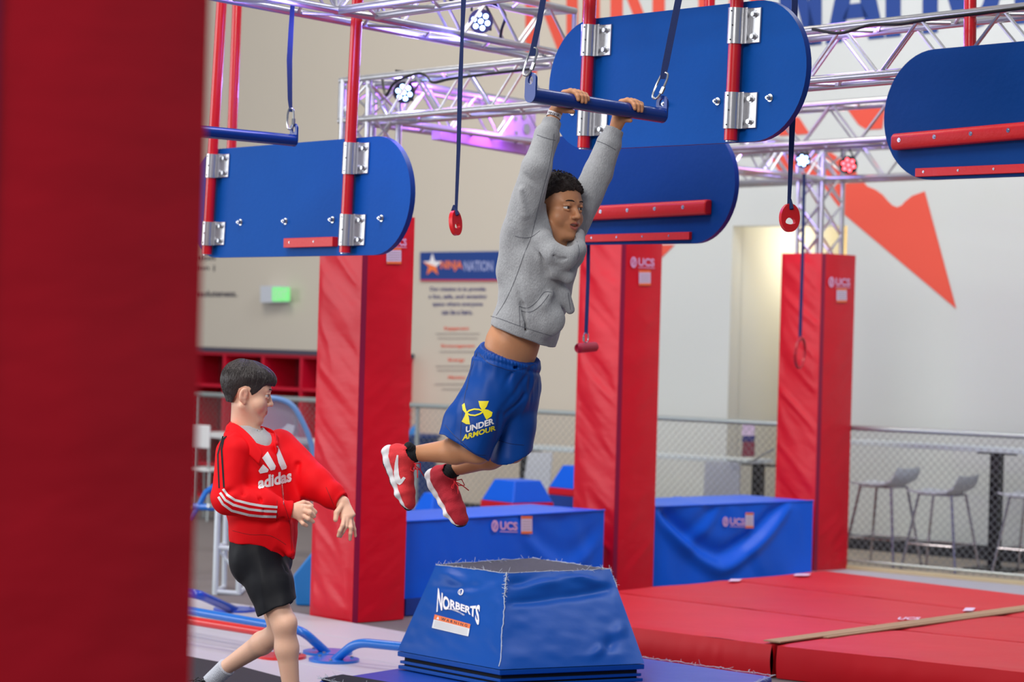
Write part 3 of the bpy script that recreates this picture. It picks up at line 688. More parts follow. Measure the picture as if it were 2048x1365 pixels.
# white tables / chairs seen through the fence on the left
wt = empty('folding_table', P(500, 1000, 19.9) - Z * 0, 'white folding table behind the fence at far left', 'table'); wt.location.z = 0; WL[wt.name] = Vector(wt.location)
a_ = P(382, 895, 20.4); b_ = P(585, 905, 19.4); zt_ = .62
aa = Vector((a_.x, a_.y, zt_)); bb = Vector((b_.x, b_.y, zt_))
MB().hexa([aa, bb, bb - wn * .35, aa - wn * .35], [x + Z * .035 for x in (aa, bb, bb - wn * .35, aa - wn * .35)]).build('table_top', M_white, parent=wt, bevel=.005)
for q in (aa + wd * .05, bb - wd * .05, bb - wd * .05 - wn * .3, aa + wd * .05 - wn * .3):
    MB().tube([Vector((q.x, q.y, .004)), Vector((q.x, q.y, zt_))], .013, 8).build('leg', M_galv, parent=wt, smooth=True)
for j, (u, dd) in enumerate(((415, 19.6), (505, 19.3))):
    ch = empty('folding_chair', (P(u, 900, dd).x, dd, 0), ('white folding chair behind the fence, left of the standing boy', 'white folding chair behind the fence, just behind the standing boy')[j], 'chair', 'white folding chairs at the left')
    c_ = Vector((P(u, 900, dd).x, dd, 0))
    MB().obox(c_ + Z * .40, wd * .15, wn * .13, Z * .012).build('seat', M_white, parent=ch, bevel=.008)
    MB().obox(c_ + Z * .66 + wn * .13, wd * .15, wn * .012, Z * .09).build('backrest', M_white, parent=ch, bevel=.008)
    for sx in (-1, 1):
        for sy in (-1, 1):
            MB().tube([c_ + wd * .14 * sx + wn * .12 * sy + Z * .004, c_ + wd * .13 * sx + wn * .10 * sy + Z * .4], .009, 8).build('leg', M_galv, parent=ch, smooth=True)
        MB().tube([c_ + wd * .14 * sx + wn * .12 + Z * .4, c_ + wd * .14 * sx + wn * .13 + Z * .74], .009, 8).build('back_post', M_galv, parent=ch, smooth=True)

# ============================================================ BAR TABLES AND STOOLS BEHIND THE FENCE
tbn = F0 - fn * .62
def TP(u, v, k=0): return onplane(u, v, tbn - fn * k, fn)
def bar_table(label, u0, u1, vtop, posts):
    a = TP(u0, vtop); b = TP(u1, vtop); z = TP((u0 + u1) / 2, vtop).z; a.z = b.z = 0
    root = empty('bar_table', (a + b) / 2, label, 'table', 'narrow bar tables behind the fence')
    MB().obox((a + b) / 2 - fn * .14 + Z * (z - .016), (b - a) / 2, fn * .16, Z * .016).build('table_top', M_tabtop, parent=root, bevel=.004)
    for u in posts:
        p = TP(u, 900); p.z = 0; p = p - fn * .12
        MB().obox(p + Z * (z / 2 - .014), fd * .036, fn * .036, Z * (z / 2 - .016)).build('post', M_black, parent=root, bevel=.004)
        MB().obox(p + Z * .012, fd * .16, fn * .16, Z * .01).build('foot_plate', M_black, parent=root, bevel=.004)
        MB().obox(p + Z * (z - .04), fd * .14, fn * .02, Z * .008).build('support_arm', M_black, parent=root)
bar_table('long pale bar table with black post behind fence at the far right', 1690, 2300, 897, (1978, ))
bar_table('short pale bar table with black post behind fence beyond second foam box', 1235, 1502, 912, (1500, ))
bar_table('pale bar table with black post behind fence between near and middle towers', 1000, 1150, 893, (1034, ))
# stray panels behind the fence
pn1 = MB(); px_poly(pn1, [(1046, 985), (1100, 985), (1106, 905), (1058, 905)], tbn + fn * .2, fn, 0, M_seat, .012)
tag(pn1.build('chair_back'), 'white plastic panel leaning behind the fence left of the middle tower', 'panel')
pn1 = MB(); px_poly(pn1, [(1404, 1075), (1480, 1075), (1481, 924), (1412, 924)], tbn + fn * .25, fn, 0, mat('grey_panel', (176, 184, 196), .5), .012)
tag(pn1.build('notice_board'), 'pale grey board standing behind the fence above the second foam box', 'board')
fl2 = empty('feather_banner', TP(1498, 915), 'small white navy and maroon banner hanging behind the fence', 'banner')
for (va, vb, m_) in ((842, 872, M_labelw), (872, 884, M_inkn), (884, 914, mat('maroon_print', (130, 60, 75), .7))):
    q = MB(); px_poly(q, [(1484, vb), (1509, vb), (1510, va), (1487, va)], tbn + fn * .35, fn, 0, m_, .006); q.build('banner_panel', parent=fl2)
hk = MB().tube([TP(1455, 921, -.3), TP(1497, 926, -.3), TP(1512, 919, -.3), TP(1548, 898, -.3)], .008, 8)
tag(hk.build('bent_rod', M_galv, smooth=True), 'thin bent metal rod hanging by the second bar table post', 'rod')
def stool(label, px, seat_v, D, rot=0.0):
    c = P(px, seat_v, D); zs_ = c.z; c = Vector((c.x, c.y, 0)); R = Matrix.Rotation(rot, 3, 'Z')
    X = R @ fd; Y = R @ -fn
    root = empty('bar_stool', c, label, 'stool', 'chrome legged bar stools')
    # shell seat with upturned back (toward +X)
    prof = [(-.19, .0), (-.12, -.008), (.0, -.010), (.10, .0), (.155, .03), (.18, .075), (.19, .115)]
    mb = MB(); n = len(prof); vs = []
    for off in (0, -.012):
        for i, (x, z) in enumerate(prof):
            for j in range(7):
                t = -1 + j / 3; wdt = .17 * (1 - .12 * (i == 0) - .1 * (i == n - 1)); vs.append(c + X * x + Y * t * wdt + Z * (zs_ + z + off + .012 * abs(t) ** 3))
    fs = []
    for o_ in (0, 1):
        for i in range(n - 1):
            for j in range(6):
                k = o_ * n * 7 + i * 7 + j; f = (k, k + 1, k + 8, k + 7); fs.append(f if o_ == 0 else f[::-1])
    N7 = n * 7
    for i in range(n - 1):
        for j in (0, 6): k = i * 7 + j; fs.append((k, k + 7, k + 7 + N7, k + N7))
    for j in range(6):
        for i in (0, n - 1): k = i * 7 + j; fs.append((k, k + 1, k + 1 + N7, k + N7))
    mb.add(vs, fs); mb.build('seat', M_seat, parent=root, smooth=True)
    tops = []; ft = []
    for sx, sy in ((-1, -1), (1, -1), (1, 1), (-1, 1)):
        a = c + X * .12 * sx + Y * .11 * sy + Z * (zs_ - .018); b = c + X * .20 * sx + Y * .19 * sy + Z * .006
        MB().tube([a, b], .0095, 8).build('leg', M_chrome, parent=root, smooth=True); tops.append(a); ft.append(a.lerp(b, .66))
    for k in range(4):
        MB().tube([ft[k], ft[(k + 1) % 4]], .006, 8).build('footrest_bar', M_chrome, parent=root, smooth=True)
        MB().tube([tops[k], tops[(k + 1) % 4]], .007, 8).build('seat_rail', M_chrome, parent=root, smooth=True)
stool('chrome bar stool with pale seat, beside the right padded tower', 1768, 968, 17.25)
stool('chrome bar stool with pale seat, left of the black table post', 1885, 984, 16.95, .05)
stool('chrome bar stool with pale seat, cut off by the right frame edge', 2068, 990, 16.7)
# ============================================================ OVERHEAD TRUSSES
BR = {}
def brace_mesh(L_):
    k = round(L_, 3)
    if k not in BR:
        mb = MB().tube([(0, 0, 0), (0, 0, L_)], .0075, 6); o = mb.build('brace', M_alu, smooth=True, anchor=(0, 0, 0)); BR[k] = o.data; bpy.data.objects.remove(o)
    return BR[k]
def truss(a, b, label, s=.212, bay=.21, sides=(0, 1, 2, 3), rch=.0175):
    """a,b: centre line ends"""
    a = Vector(a); b = Vector(b); d = (b - a).normalized(); n = d.cross(Z).normalized(); up = n.cross(d).normalized(); h = s / 2
    root = empty('box_truss', (a + b) / 2, label, 'truss', 'aluminium box trusses')
    cor = [(-1, -1), (1, -1), (1, 1), (-1, 1)]
    P0 = [a + n * i * h + up * j * h for i, j in cor]
    L_ = (b - a).length; nb = max(1, int(L_ / bay)); bl = L_ / nb
    for p in P0:
        MB().tube([p, p + d * L_], rch, 12).build('chord', M_alu, parent=root, smooth=True)
    for k in sides:
        p, q = P0[k], P0[(k + 1) % 4]
        for i in range(nb):
            s_, e_ = (p + d * i * bl, q + d * (i + 1) * bl) if i % 2 == 0 else (q + d * i * bl, p + d * (i + 1) * bl)
            v = e_ - s_; o = bpy.data.objects.new('brace', brace_mesh(v.length)); COL.objects.link(o)
            o.parent = root; o.location = s_ - WL[root.name]; o.rotation_euler = v.to_track_quat('Z', 'Y').to_euler()
    for e in (a, b):
        for k in range(4):
            p = e + n * cor[k][0] * h + up * cor[k][1] * h; q = e + n * cor[(k + 1) % 4][0] * h + up * cor[(k + 1) % 4][1] * h
            o = MB().tube([p, q], .012, 8).build('end_bar', M_alu, parent=root, smooth=True)
    return root
ZC = 2.72
cd3 = Vector((.628, -.778, 0)).normalized()      # left-back to right-front
rd = (c2 - c1); rd.z = 0; rd.normalize()          # along the row of towers
q_ = lambda c, z=ZC: Vector((c.x, c.y, z))
tC = truss(q_(c1) - cd3 * .13, q_(c1) + cd3 * 5.4, 'aluminium box truss running right from the near left padded tower')
tE = truss(q_(c2) - cd3 * .13, q_(c2) + cd3 * 4.2, 'aluminium box truss running right from the middle padded tower')
tG = truss(q_(c3) - cd3 * 1.0, q_(c3) + cd3 * 3.0, 'aluminium box truss crossing over the right padded tower')
tR = truss(q_(c1) + rd * .13, q_(c2) - rd * .13, 'purple lit box truss joining the left and middle padded towers')
rd2 = (c3 - c2); rd2.z = 0; rd2.normalize()
tS = truss(q_(c2) + rd2 * .13, q_(c3) - rd2 * .13, 'aluminium box truss joining the middle and right padded towers')
J = q_(c1, 2.955) + cd3 * 1.50
A_end = J - rd * 3.1
tA = truss(A_end, J, 'upper box truss crossing the top left of the hall')
Bs = J - rd * 1.62
tB = truss(Bs + cd3 * .12, Bs + cd3 * 3.2, 'upper box truss rising out of frame at top centre')
# drilled corner plate and winch beam under the purple truss
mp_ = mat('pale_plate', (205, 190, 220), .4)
pc = P(1040, 250, 14.25); ex_ = rd; nn = Vector((rd.y, -rd.x, 0))
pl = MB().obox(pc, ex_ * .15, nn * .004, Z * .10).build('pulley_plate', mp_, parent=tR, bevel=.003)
for dx, dz, r in ((-.06, .03, .014), (.02, .05, .02), (.05, -.02, .03), (-.05, -.05, .012)):
    q = pc + ex_ * dx + Z * dz + nn * .006
    MB().tube([q, q + nn * .006], r, 14).build('pulley_wheel', M_steel, parent=pl, smooth=True)
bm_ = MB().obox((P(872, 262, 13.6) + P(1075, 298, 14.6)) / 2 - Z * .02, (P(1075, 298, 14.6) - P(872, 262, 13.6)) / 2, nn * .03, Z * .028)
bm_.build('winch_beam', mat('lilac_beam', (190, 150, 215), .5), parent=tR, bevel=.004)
# LED par cans
def par_can(label, pos, aim, m, col_, r=.06, energy=14):
    pos = Vector(pos); d = (Vector(aim) - pos).normalized(); a = d.orthogonal().normalized(); b = d.cross(a)
    root = empty('stage_light', pos, label, 'stage light', 'LED stage lights on the trusses')
    MB().tube([pos - d * .10, pos - d * .08, pos, pos + d * .025], [r * .6, r, r * 1.05, r * 1.1], 20).build('lamp_body', M_black, parent=root, smooth=True)
    spots = [(0, 0)] + [(math.cos(k * PI / 3) * r * .62, math.sin(k * PI / 3) * r * .62) for k in range(6)]
    for x, y in spots:
        c_ = pos + d * .026 + a * x + b * y
        MB().tube([c_, c_ + d * .004], r * .24, 10).build('lens', m, parent=root)
    MB().tube([pos + b * r * 1.2, pos + b * r * 1.2 + Z * .07 * 1, pos + Z * .11, pos - b * r * 1.2 + Z * .07, pos - b * r * 1.2], .006, 6).build('yoke', M_black, parent=root, smooth=True)
    l = bpy.data.lights.new('stage_glow', 'SPOT'); l.energy = energy; l.color = col_; l.spot_size = 2.2; l.spot_blend = .6; l.shadow_soft_size = .05
    o = bpy.data.objects.new('stage_glow', l); COL.objects.link(o); o.location = pos + d * .06; o.rotation_euler = d.to_track_quat('-Z', 'Y').to_euler()
par_can('blue LED stage light inside the truss over the near tower', P(808, 185, 13.0), P(700, 420, 4), M_ledb, (.25, .2, 1), .052, 30)
par_can('blue LED stage light hanging under the upper truss at top centre', P(962, 42, 11.6), P(600, 420, 4), M_ledb, (.25, .2, 1), .052, 30)
par_can('blue LED stage light left of the right tower truss', P(1605, 320, 16.3), P(1900, 800, 10), M_ledb, (.3, .25, 1), .045, 30)
par_can('red LED stage light right of the right tower truss', P(1697, 330, 16.4), P(1500, 600, 6), M_ledr, (1, .15, .25), .055, 30)
def plight(pos, col_, e, s=.15):
    l = bpy.data.lights.new('stage_wash', 'POINT'); l.energy = e; l.color = col_; l.shadow_soft_size = s
    o = bpy.data.objects.new('stage_wash', l); COL.objects.link(o); o.location = pos
plight(P(900, 165, 13.3), (.35, .12, 1), 26)
plight(P(1010, 235, 13.9), (.55, .12, 1), 18)
plight(P(905, 70, 11.2), (.25, .2, 1), 14)
plight(P(1540, 330, 16.6), (.4, .25, 1), 9)
plight(P(1700, 60, 10.6), (.45, .25, 1), 10)
plight(P(620, 60, 10.2), (.3, .25, 1), 8)
for label, pts, d0, d1 in (('black power cable lying along the truss right of the big blue panel', [(1625, 58), (1680, 66), (1740, 50), (1800, 48), (1860, 38), (1930, 30), (2060, 14)], 10.2, 9.5),
                           ('black cables bundled inside the truss over the near tower', [(765, 160), (772, 190), (790, 165), (830, 148), (850, 150), (866, 165), (900, 158), (960, 150), (1060, 138)], 12.6, 11.9),
                           ('black cable sagging under the upper truss beside the stage light', [(900, 0), (930, 12), (985, 8), (1010, 30), (1003, 60), (1000, 85)], 11.3, 11.6)):
    n = len(pts); MBt = MB().tube(smooth_path([P(u, v, d0 + (d1 - d0) * i / (n - 1)) for i, (u, v) in enumerate(pts)]), .007, 7)
    tag(MBt.build('power_cable', M_black, smooth=True), label, 'cable')

# ============================================================ HANGING BOARDS
hbd = Vector((.628, -.778, 0)).normalized(); hbn = Vector((-.778, -.628, 0)).normalized()   # facing the camera's left
def hexbolt(c, n, r=.011, parent=None):
    MB().tube([c, c + n * .004], r * 1.35, 12).build('washer', M_steel, parent=parent)
def board(label, ref, T, B, uR, uL, m, pipes=(), behind=(), clamps=(), bolts=(), ledges=(), ext=None):
    """ref = (u, v, depth) fixes the plane; T, B: two pixel points on top and bottom edges"""
    o = P(*ref); q = lambda u, v: onplane(u, v, o, hbn)
    def co(p): return (p - o).dot(hbd), p.z
    (s0, z0), (s1, z1) = co(q(*T[0])), co(q(*T[1])); (s2, z2), (s3, z3) = co(q(*B[0])), co(q(*B[1]))
    sl = ((z1 - z0) / (s1 - s0) + (z3 - z2) / (s3 - s2)) / 2; th = math.atan(sl)
    e = (hbd * math.cos(th) + Z * math.sin(th)); f = (Z * math.cos(th) - hbd * math.sin(th))
    top = sum((q(*t) - o).dot(f) for t in T) / 2; bot = sum((q(*t) - o).dot(f) for t in B) / 2
    R = (top - bot) / 2; mid = (top + bot) / 2
    ym = lambda u: 0
    def s_at(u, fz):   # e-coordinate of a point seen at column u with f-coordinate fz
        lo_s, hi_s = -6, 6
        for _ in range(50):
            ms = (lo_s + hi_s) / 2; p = o + e * ms + f * fz - CAM
            uu = 1024 + F * (p.dot(RV)) / p.y
            if uu < u: lo_s = ms
            else: hi_s = ms
        return ms
    sL = s_at(uL, mid); sR = s_at(uR, mid) if ext is None else sL + ext
    th_ = .026; out = []
    for k in range(25): a = -PI / 2 + PI * k / 24; out.append((sR - R + R * math.cos(a), mid + R * math.sin(a)))
    for k in range(25): a = PI / 2 + PI * k / 24; out.append((sL + R + R * math.cos(a), mid + R * math.sin(a)))
    root = empty('hanging_board', o + e * (sL + sR) / 2 + f * bot, label, 'board', 'blue rounded boards hung on red pipes')
    pts = [o + e * a + f * b for a, b in out]
    mb = MB(); n = len(pts); back = -hbn * th_
    mb.add(pts, [tuple(range(n))], m); mb.add([p + back for p in pts], [tuple(reversed(range(n)))], m)
    mb.add(pts + [p + back for p in pts], [(i, n + i, n + (i + 1) % n, (i + 1) % n) for i in range(n)], M_boarde)
    mb.build('panel', None, parent=root, bevel=.003, smooth=True)
    X = lambda u, v, n_=0.0: q(u, v) + hbn * n_
    for (uu, vv) in bolts:
        c = X(uu, vv); g = MB()
        g.tube([c, c + hbn * .004], .015, 12); g.tube([c + hbn * .004, c + hbn * .018], .009, 6); g.tube([c + hbn * .018, c + hbn * .024], .005, 8)
        g.build('bolt', M_steel, parent=root)
    for (ua, va, ub, vb) in pipes:      # pipe from bottom pixel to top pixel, in front of the board
        a = X(ua, va, .033); dirp = (X(ub, vb, .033) - a).normalized()
        MB().tube([a, a + dirp * 1.35], .025, 18).build('pipe', M_redp, parent=root, smooth=True)
        MB().tube([a - dirp * .002, a - dirp * .006], .021, 18).build('pipe_end_plug', M_steel, parent=root, smooth=True)
    for (ua, va, ub, vb) in behind:
        a = X(ua, va, -.055); dirp = (X(ub, vb, -.055) - a).normalized()
        MB().tube([a - dirp * .3, a + dirp * 1.3], .025, 18).build('pipe', M_redp, parent=root, smooth=True)
    for (uc, vc, hh) in clamps:         # centre pixel on the pipe axis, half height in metres
        best = None
        for (ua, va, ub, vb) in pipes:
            p0 = X(ua, va, .033); dp_ = (X(ub, vb, .033) - p0).normalized(); c0 = X(uc, vc, .033); pr = p0 + dp_ * (c0 - p0).dot(dp_)
            if best is None or (pr - c0).length < best[0]: best = ((pr - c0).length, pr, dp_)
        c = best[1]; f_keep = f; f = best[2]
        cl_ = MB(); cl_.tube([c - f * hh, c + f * hh], .031, 24)
        for sx in (-1,): cl_.obox(c + e * sx * .036 - hbn * .012, e * .009, hbn * .003, f * hh)
        cl_.obox(c + e * .036 - hbn * .02, e * .014, hbn * .012, f * hh)
        co_ = cl_.build('clamp', M_aluc, parent=root, smooth=True)
        pz = c - hbn * .029 + e * .062
        pt = MB().obox(pz, e * .040, hbn * .004, f * hh * .98).build('clamp_plate', M_aluc, parent=root, bevel=.002)
        pz2 = c - hbn * .029 - e * .048
        MB().obox(pz2, e * .014, hbn * .004, f * hh * 1.02).build('clamp_plate', M_aluc, parent=root, bevel=.002)
        for k in (-.62, .62):
            bc = pz + f * hh * k + e * .010 + hbn * .004; g = MB()
            g.tube([bc, bc + hbn * .004], .0135, 12); g.tube([bc + hbn * .004, bc + hbn * .014], .0095, 6)
            g.build('bolt', M_steel, parent=co_)
        for k in (-.8, 0, .8):
            bc = c + f * hh * k + hbn * .030 + e * (.006 if k else .014); g = MB(); g.tube([bc, bc + hbn * .002], .003, 8); g.build('screw_hole', M_black, parent=co_)
        f = f_keep
    for L_ in ledges:
        (ua, va), (ub, vb), hpx_top, depth, kind = L_
        a = X(ua, va); b = X(ub, vb); hv = hpx_top; d_ = (b - a).normalized(); f2 = Z * 1.0
        if kind == 'rail':
            mbx = MB(); prof = []
            for k in range(9): an = PI * k / 8; prof.append((math.sin(an) * depth, math.cos(an) * hv / 2))
            prof = [(0, hv / 2), (depth * .7, hv / 2), (depth, hv * .3), (depth, -hv * .25), (depth * .8, -hv / 2), (0, -hv / 2)]
            poly = [a + hbn * x + f2 * z for x, z in prof]; mbx.prism(poly, b - a)
            lo2 = mbx.build('grip_ledge', M_redh, parent=root, bevel=.006, smooth=True)
        else:
            mbx = MB().obox((a + b) / 2 + hbn * depth / 2, (b - a) / 2, hbn * depth / 2, f2 * hv / 2)
            lo2 = mbx.build('grip_strip', M_redh, parent=root, bevel=.002)
        nn_ = max(2, int((b - a).length / .16))
        for k in range(nn_):
            t = (k + .25) / nn_; c_ = a.lerp(b, t) + hbn * depth + f2 * (hv * .05); g = MB()
            rr = .009 if kind == 'rail' else .005
            g.tube([c_ - hbn * .002, c_ + hbn * .002], rr, 12); g.tube([c_ + hbn * .002, c_ + hbn * .004], rr * .5, 6); g.build('screw', M_steel, parent=lo2)
    return root, e, f
board('blue hanging board at left, two red pipes clamped to its front', (712, 505, 10.8), [(430, 299), (745, 273)], [(440, 515), (740, 511)], 821, 378, M_board,
      pipes=[(425, 509, 456, 0), (702, 506, 728, 0)], clamps=[(437, 333, .055), (428, 468, .055), (715, 318, .068), (706, 461, .068)][:4],
      bolts=[(482, 445), (572, 443), (666, 440), (764, 437)],
      ledges=[((578, 487), (676, 484), .042, .03, 'strip')])
board('large blue hanging board behind the swinging boy\'s hands, clamped to two red pipes', (1488, 284, 9.2), [(1206, 35), (1498, 3)], [(1232, 297), (1465, 285)], 1613, 1098, M_board,
      pipes=[(1180, 297, 1194, 0), (1474, 282, 1487, 0)], clamps=[(1188, 83, .062), (1181, 240, .066), (1483, 54, .066), (1474, 223, .067)],
      bolts=[(1146, 224), (1333, 209), (1436, 203), (1541, 196)])
board('blue hanging board with red grip ledges behind the boy\'s head', (1300, 400, 11.3), [(1180, 268), (1400, 254)], [(1180, 490), (1390, 487)], 1470, 1056, M_boardd,
      behind=[(1150, 270, 1158, 0), (1396, 260, 1401, 0)],
      ledges=[((1100, 432), (1424, 415), .066, .045, 'rail'), ((1080, 480), (1384, 472), .034, .018, 'strip')])
board('blue hanging board with red grip ledges at the top right corner', (1950, 230, 9.75), [(1884, 98), (2048, 81)], [(1843, 359), (2048, 354)], 2330, 1768, M_boardd,
      behind=[(1921, 95, 1922, 0), (2210, 80, 2215, 0)],
      ledges=[((1796, 285), (2250, 245), .066, .045, 'rail'), ((1836, 346), (2280, 328), .034, .018, 'strip')], ext=1.46)
pf = MB().tube([P(463, 300, 12.2), P(474, 20, 12.2), P(476, -60, 12.2)], .024, 16)
tag(pf.build('red_pipe', M_redp, smooth=True), 'slim red pipe hanging behind the left board, just right of its first pipe', 'pipe')

# ============================================================ STRAPS, LINKS, HOLDS
def strap_mesh(pts, w_, t=.0022, wdir=None):
    mb = MB(); n = len(pts); vs = []
    for i, p in enumerate(pts):
        ww = w_[i] if isinstance(w_, (list, tuple)) else w_
        x = (wdir or Vector((1, 0, 0))) * ww / 2; y = Vector((0, t, 0)); vs += [p - x - y, p + x - y, p + x + y, p - x + y]
    fs = [(0, 3, 2, 1), tuple(4 * (n - 1) + k for k in range(4))]
    for i in range(n - 1):
        for k in range(4): fs.append((i * 4 + k, i * 4 + (k + 1) % 4, i * 4 + 4 + (k + 1) % 4, i * 4 + 4 + k))
    return mb.add(vs, fs)
def ring_pts(c, ax, ay, ra, rb, n=28, sq=1.0):
    out = []
    for k in range(n):
        a = 2 * PI * k / n; x, y = math.cos(a), math.sin(a)
        out.append(c + ax * ra * math.copysign(abs(x) ** sq, x) + ay * rb * math.copysign(abs(y) ** sq, y))
    return out
def quicklink(parent, c, up, side, h=.052, w_=.017, r=.0042):
    o = MB().tube(ring_pts(c, side, up, w_, h, 24, .7), r, 8, closed=True).build('quick_link', M_steel, parent=parent, smooth=True)
    q = c + side * -w_ - up * h * .25
    MB().tube([q - up * .012, q + up * .012], r * 1.9, 6).build('link_nut', M_steel, parent=o)
def tab(parent, c, side, up, n, w_=.026, h=.06, hole=.012):
    """rounded lug with a hole, centred on the bar end c"""
    mb = MB(); N = 24; out = []; inn = []
    hc = h - w_
    for k in range(N):
        a = 2 * PI * k / N; x, y = w_ * math.cos(a), w_ * math.sin(a)
        out.append((x, y + (hc if y > 0 else 0))); inn.append((hole * math.cos(a), hc + hole * 1.2 * math.sin(a)))
    for s_ in (-1, 1):
        o_ = [c + side * x + up * y + n * .004 * s_ for x, y in out]; i_ = [c + side * x + up * y + n * .004 * s_ for x, y in inn]
        fs = [(k, (k + 1) % N, N + (k + 1) % N, N + k) for k in range(N)]
        mb.add(o_ + i_, fs)
    o_ = [c + side * x + up * y + n * -.004 for x, y in out]; o2_ = [c + side * x + up * y + n * .004 for x, y in out]
    mb.add(o_ + o2_, [(k, (k + 1) % N, N + (k + 1) % N, N + k) for k in range(N)])
    o_ = [c + side * x + up * y + n * -.004 for x, y in inn]; o2_ = [c + side * x + up * y + n * .004 for x, y in inn]
    mb.add(o_ + o2_, [(k, (k + 1) % N, N + (k + 1) % N, N + k) for k in range(N)])
    return mb.build('end_lug', M_bluep, parent=parent)
def trapeze(label, L, R, links, straps, r=.026):
    (uL, vL, dL), (uR, vR, dR) = L, R
    a = P(*L); b = P(*R); d = (b - a).normalized(); up = (Z - d * d.z).normalized(); side = d.cross(up)
    root = empty('trapeze_bar', (a + b) / 2, label, 'trapeze bar', 'blue trapeze bars on straps')
    MB().tube([a, b], r, 28).build('bar', M_bluep, parent=root, smooth=True)
    for p, sg, lk, stp in ((a, -1, links[0], straps[0]), (b, 1, links[1], straps[1])):
        if lk is None: continue
        tab(root, p + d * sg * .004, side, up, d, r * 1.02, .075 if sg < 0 else .07, .012)
        (u0, v0), (u1, v1) = lk; dd = p.y
        top = P(u1, v1, dd); bt = P(u0, v0, dd); cc = (top + bt) / 2; upl = (top - bt).normalized()
        quicklink(root, cc, upl, upl.cross(Vector((0, 1, 0))).normalized() * .94 + Vector((0, .34, 0)), (top - bt).length / 2 * 1.05, .014)
        pts = [P(u, v, dd) for u, v, _ in stp]; strap_mesh(pts, [w_ / F * dd for _, _, w_ in stp]).build('strap', M_strap, parent=root)
    return root, a, b, d
trb, bL, bR, bdv = trapeze('blue trapeze bar the boy in grey is hanging from', (1063, 190, 8.30), (1322, 231, 8.72),
        [((1051, 150), (1070, 97)), ((1309, 196), (1332, 147))],
        [[(1064, 112, 13), (1068, 90, 12), (1078, 45, 12), (1090, -20, 12)], [(1325, 158, 11), (1331, 130, 14), (1345, 60, 14), (1361, -20, 14)]])
trapeze('blue trapeze bar cut off by the red foreground tower', (300, 253, 9.8), (586, 281, 10.25),
        [((290, 240), (290, 190)), ((580, 258), (582, 218))], [[(290, 200, 8), (295, -20, 8)], [(582, 224, 6), (580, 200, 9), (579, 120, 11), (582, 60, 10), (587, -20, 8)]], .0245)
def hold(label, c, ru, rv_, tilt, stp, d, squash):
    cen = P(*c, d); root = empty('oval_hold', cen, label, 'hand hold', 'red oval hand holds on straps')
    th = tilt; X_ = Vector((math.cos(th) * squash, math.sqrt(max(0, 1 - squash ** 2)), math.sin(th) * squash)); Y_ = Vector((-math.sin(th), 0, math.cos(th)))
    n = X_.cross(Y_).normalized(); N = 32
    out = [(ru * math.cos(2 * PI * k / N), rv_ * math.sin(2 * PI * k / N)) for k in range(N)]
    inn = []
    for k in range(N):
        a = 2 * PI * k / N; y = math.sin(a); inn.append((ru * .52 * math.cos(a), -rv_ * .32 + rv_ * (.34 if y > 0 else .14) * y))
    mb = MB()
    for s_ in (-1, 1):
        mb.add([cen + X_ * x + Y_ * y + n * .009 * s_ for x, y in out + inn], [(k, (k + 1) % N, N + (k + 1) % N, N + k) for k in range(N)])
    for l in (out, inn):
        mb.add([cen + X_ * x + Y_ * y - n * .009 for x, y in l] + [cen + X_ * x + Y_ * y + n * .009 for x, y in l], [(k, (k + 1) % N, N + (k + 1) % N, N + k) for k in range(N)])
    mb.build('grip', mat('red_hold_smooth', (222, 22, 30), .35), parent=root, bevel=.004, smooth=True)
    tp_ = cen + Y_ * rv_ * .82
    MB().tube([tp_ - Y_ * .012 + n * .014, tp_ + Y_ * .008 + n * .006, tp_ + Y_ * .022, tp_ + Y_ * .008 - n * .006, tp_ - Y_ * .012 - n * .014], .008, 8).build('knot', M_strap, parent=root, smooth=True)
    strap_mesh([P(u, v, d) for u, v, _ in stp], [w_ / F * d for _, _, w_ in stp]).build('strap', M_strap, parent=root)
hold('small red oval hand hold on long strap left of the swinging boy', (911, 446), .030, .049, .12, [(912, 424, 6), (917, 300, 8), (920, 180, 10), (924, 80, 7), (928, -20, 11)], 9.6, .62)
hold('red oval hand hold under the large blue board at right', (1579, 436), .040, .053, .0, [(1578, 410, 7), (1581, 340, 9), (1585, 240, 12), (1590, -20, 12)], 9.3, .92)
# ring
cen = P(1600, 706, 16.4); rg = empty('gym_ring', cen, 'thin red gym ring hanging in front of the right padded tower', 'ring')
MB().tube(ring_pts(cen, Vector((.42, .9, .03)), Vector((.05, 0, 1)), .098, .098, 40), .010, 10, closed=True).build('ring', mat('red_ring', (176, 12, 36), .3), parent=rg, smooth=True)
strap_mesh([P(1600, 678, 16.4), P(1605, 520, 16.4), P(1608, 365, 16.4), P(1608, 348, 16.4)], .022).build('strap', M_strap, parent=rg)
MB().tube(ring_pts(P(1600, 677, 16.4), Vector((0, 1, 0)), Z, .016, .016, 12), .006, 8, closed=True).build('knot', M_strap, parent=rg, smooth=True)
# T grip
cen = P(1173, 695, 11.8); tg = empty('cylinder_grip', cen, 'red cylinder grip on a strap in front of the middle padded tower', 'hand grip')
MB().tube([P(1156, 697, 11.77), P(1157, 697, 11.77), P(1189, 694, 11.9), P(1190, 694, 11.9)], [.018, .023, .023, .018], 18).build('grip', mat('dark_red_rubber', (158, 10, 48), .5), parent=tg, smooth=True)
quicklink(tg, P(1172, 676, 11.8), Z, Vector((.9, .4, 0)).normalized(), .022, .012, .003)
strap_mesh([P(1172, 668, 11.8), P(1176, 560, 11.8), P(1179, 300, 11.8), P(1179, 193, 11.8)], .018).build('strap', M_strap, parent=tg)

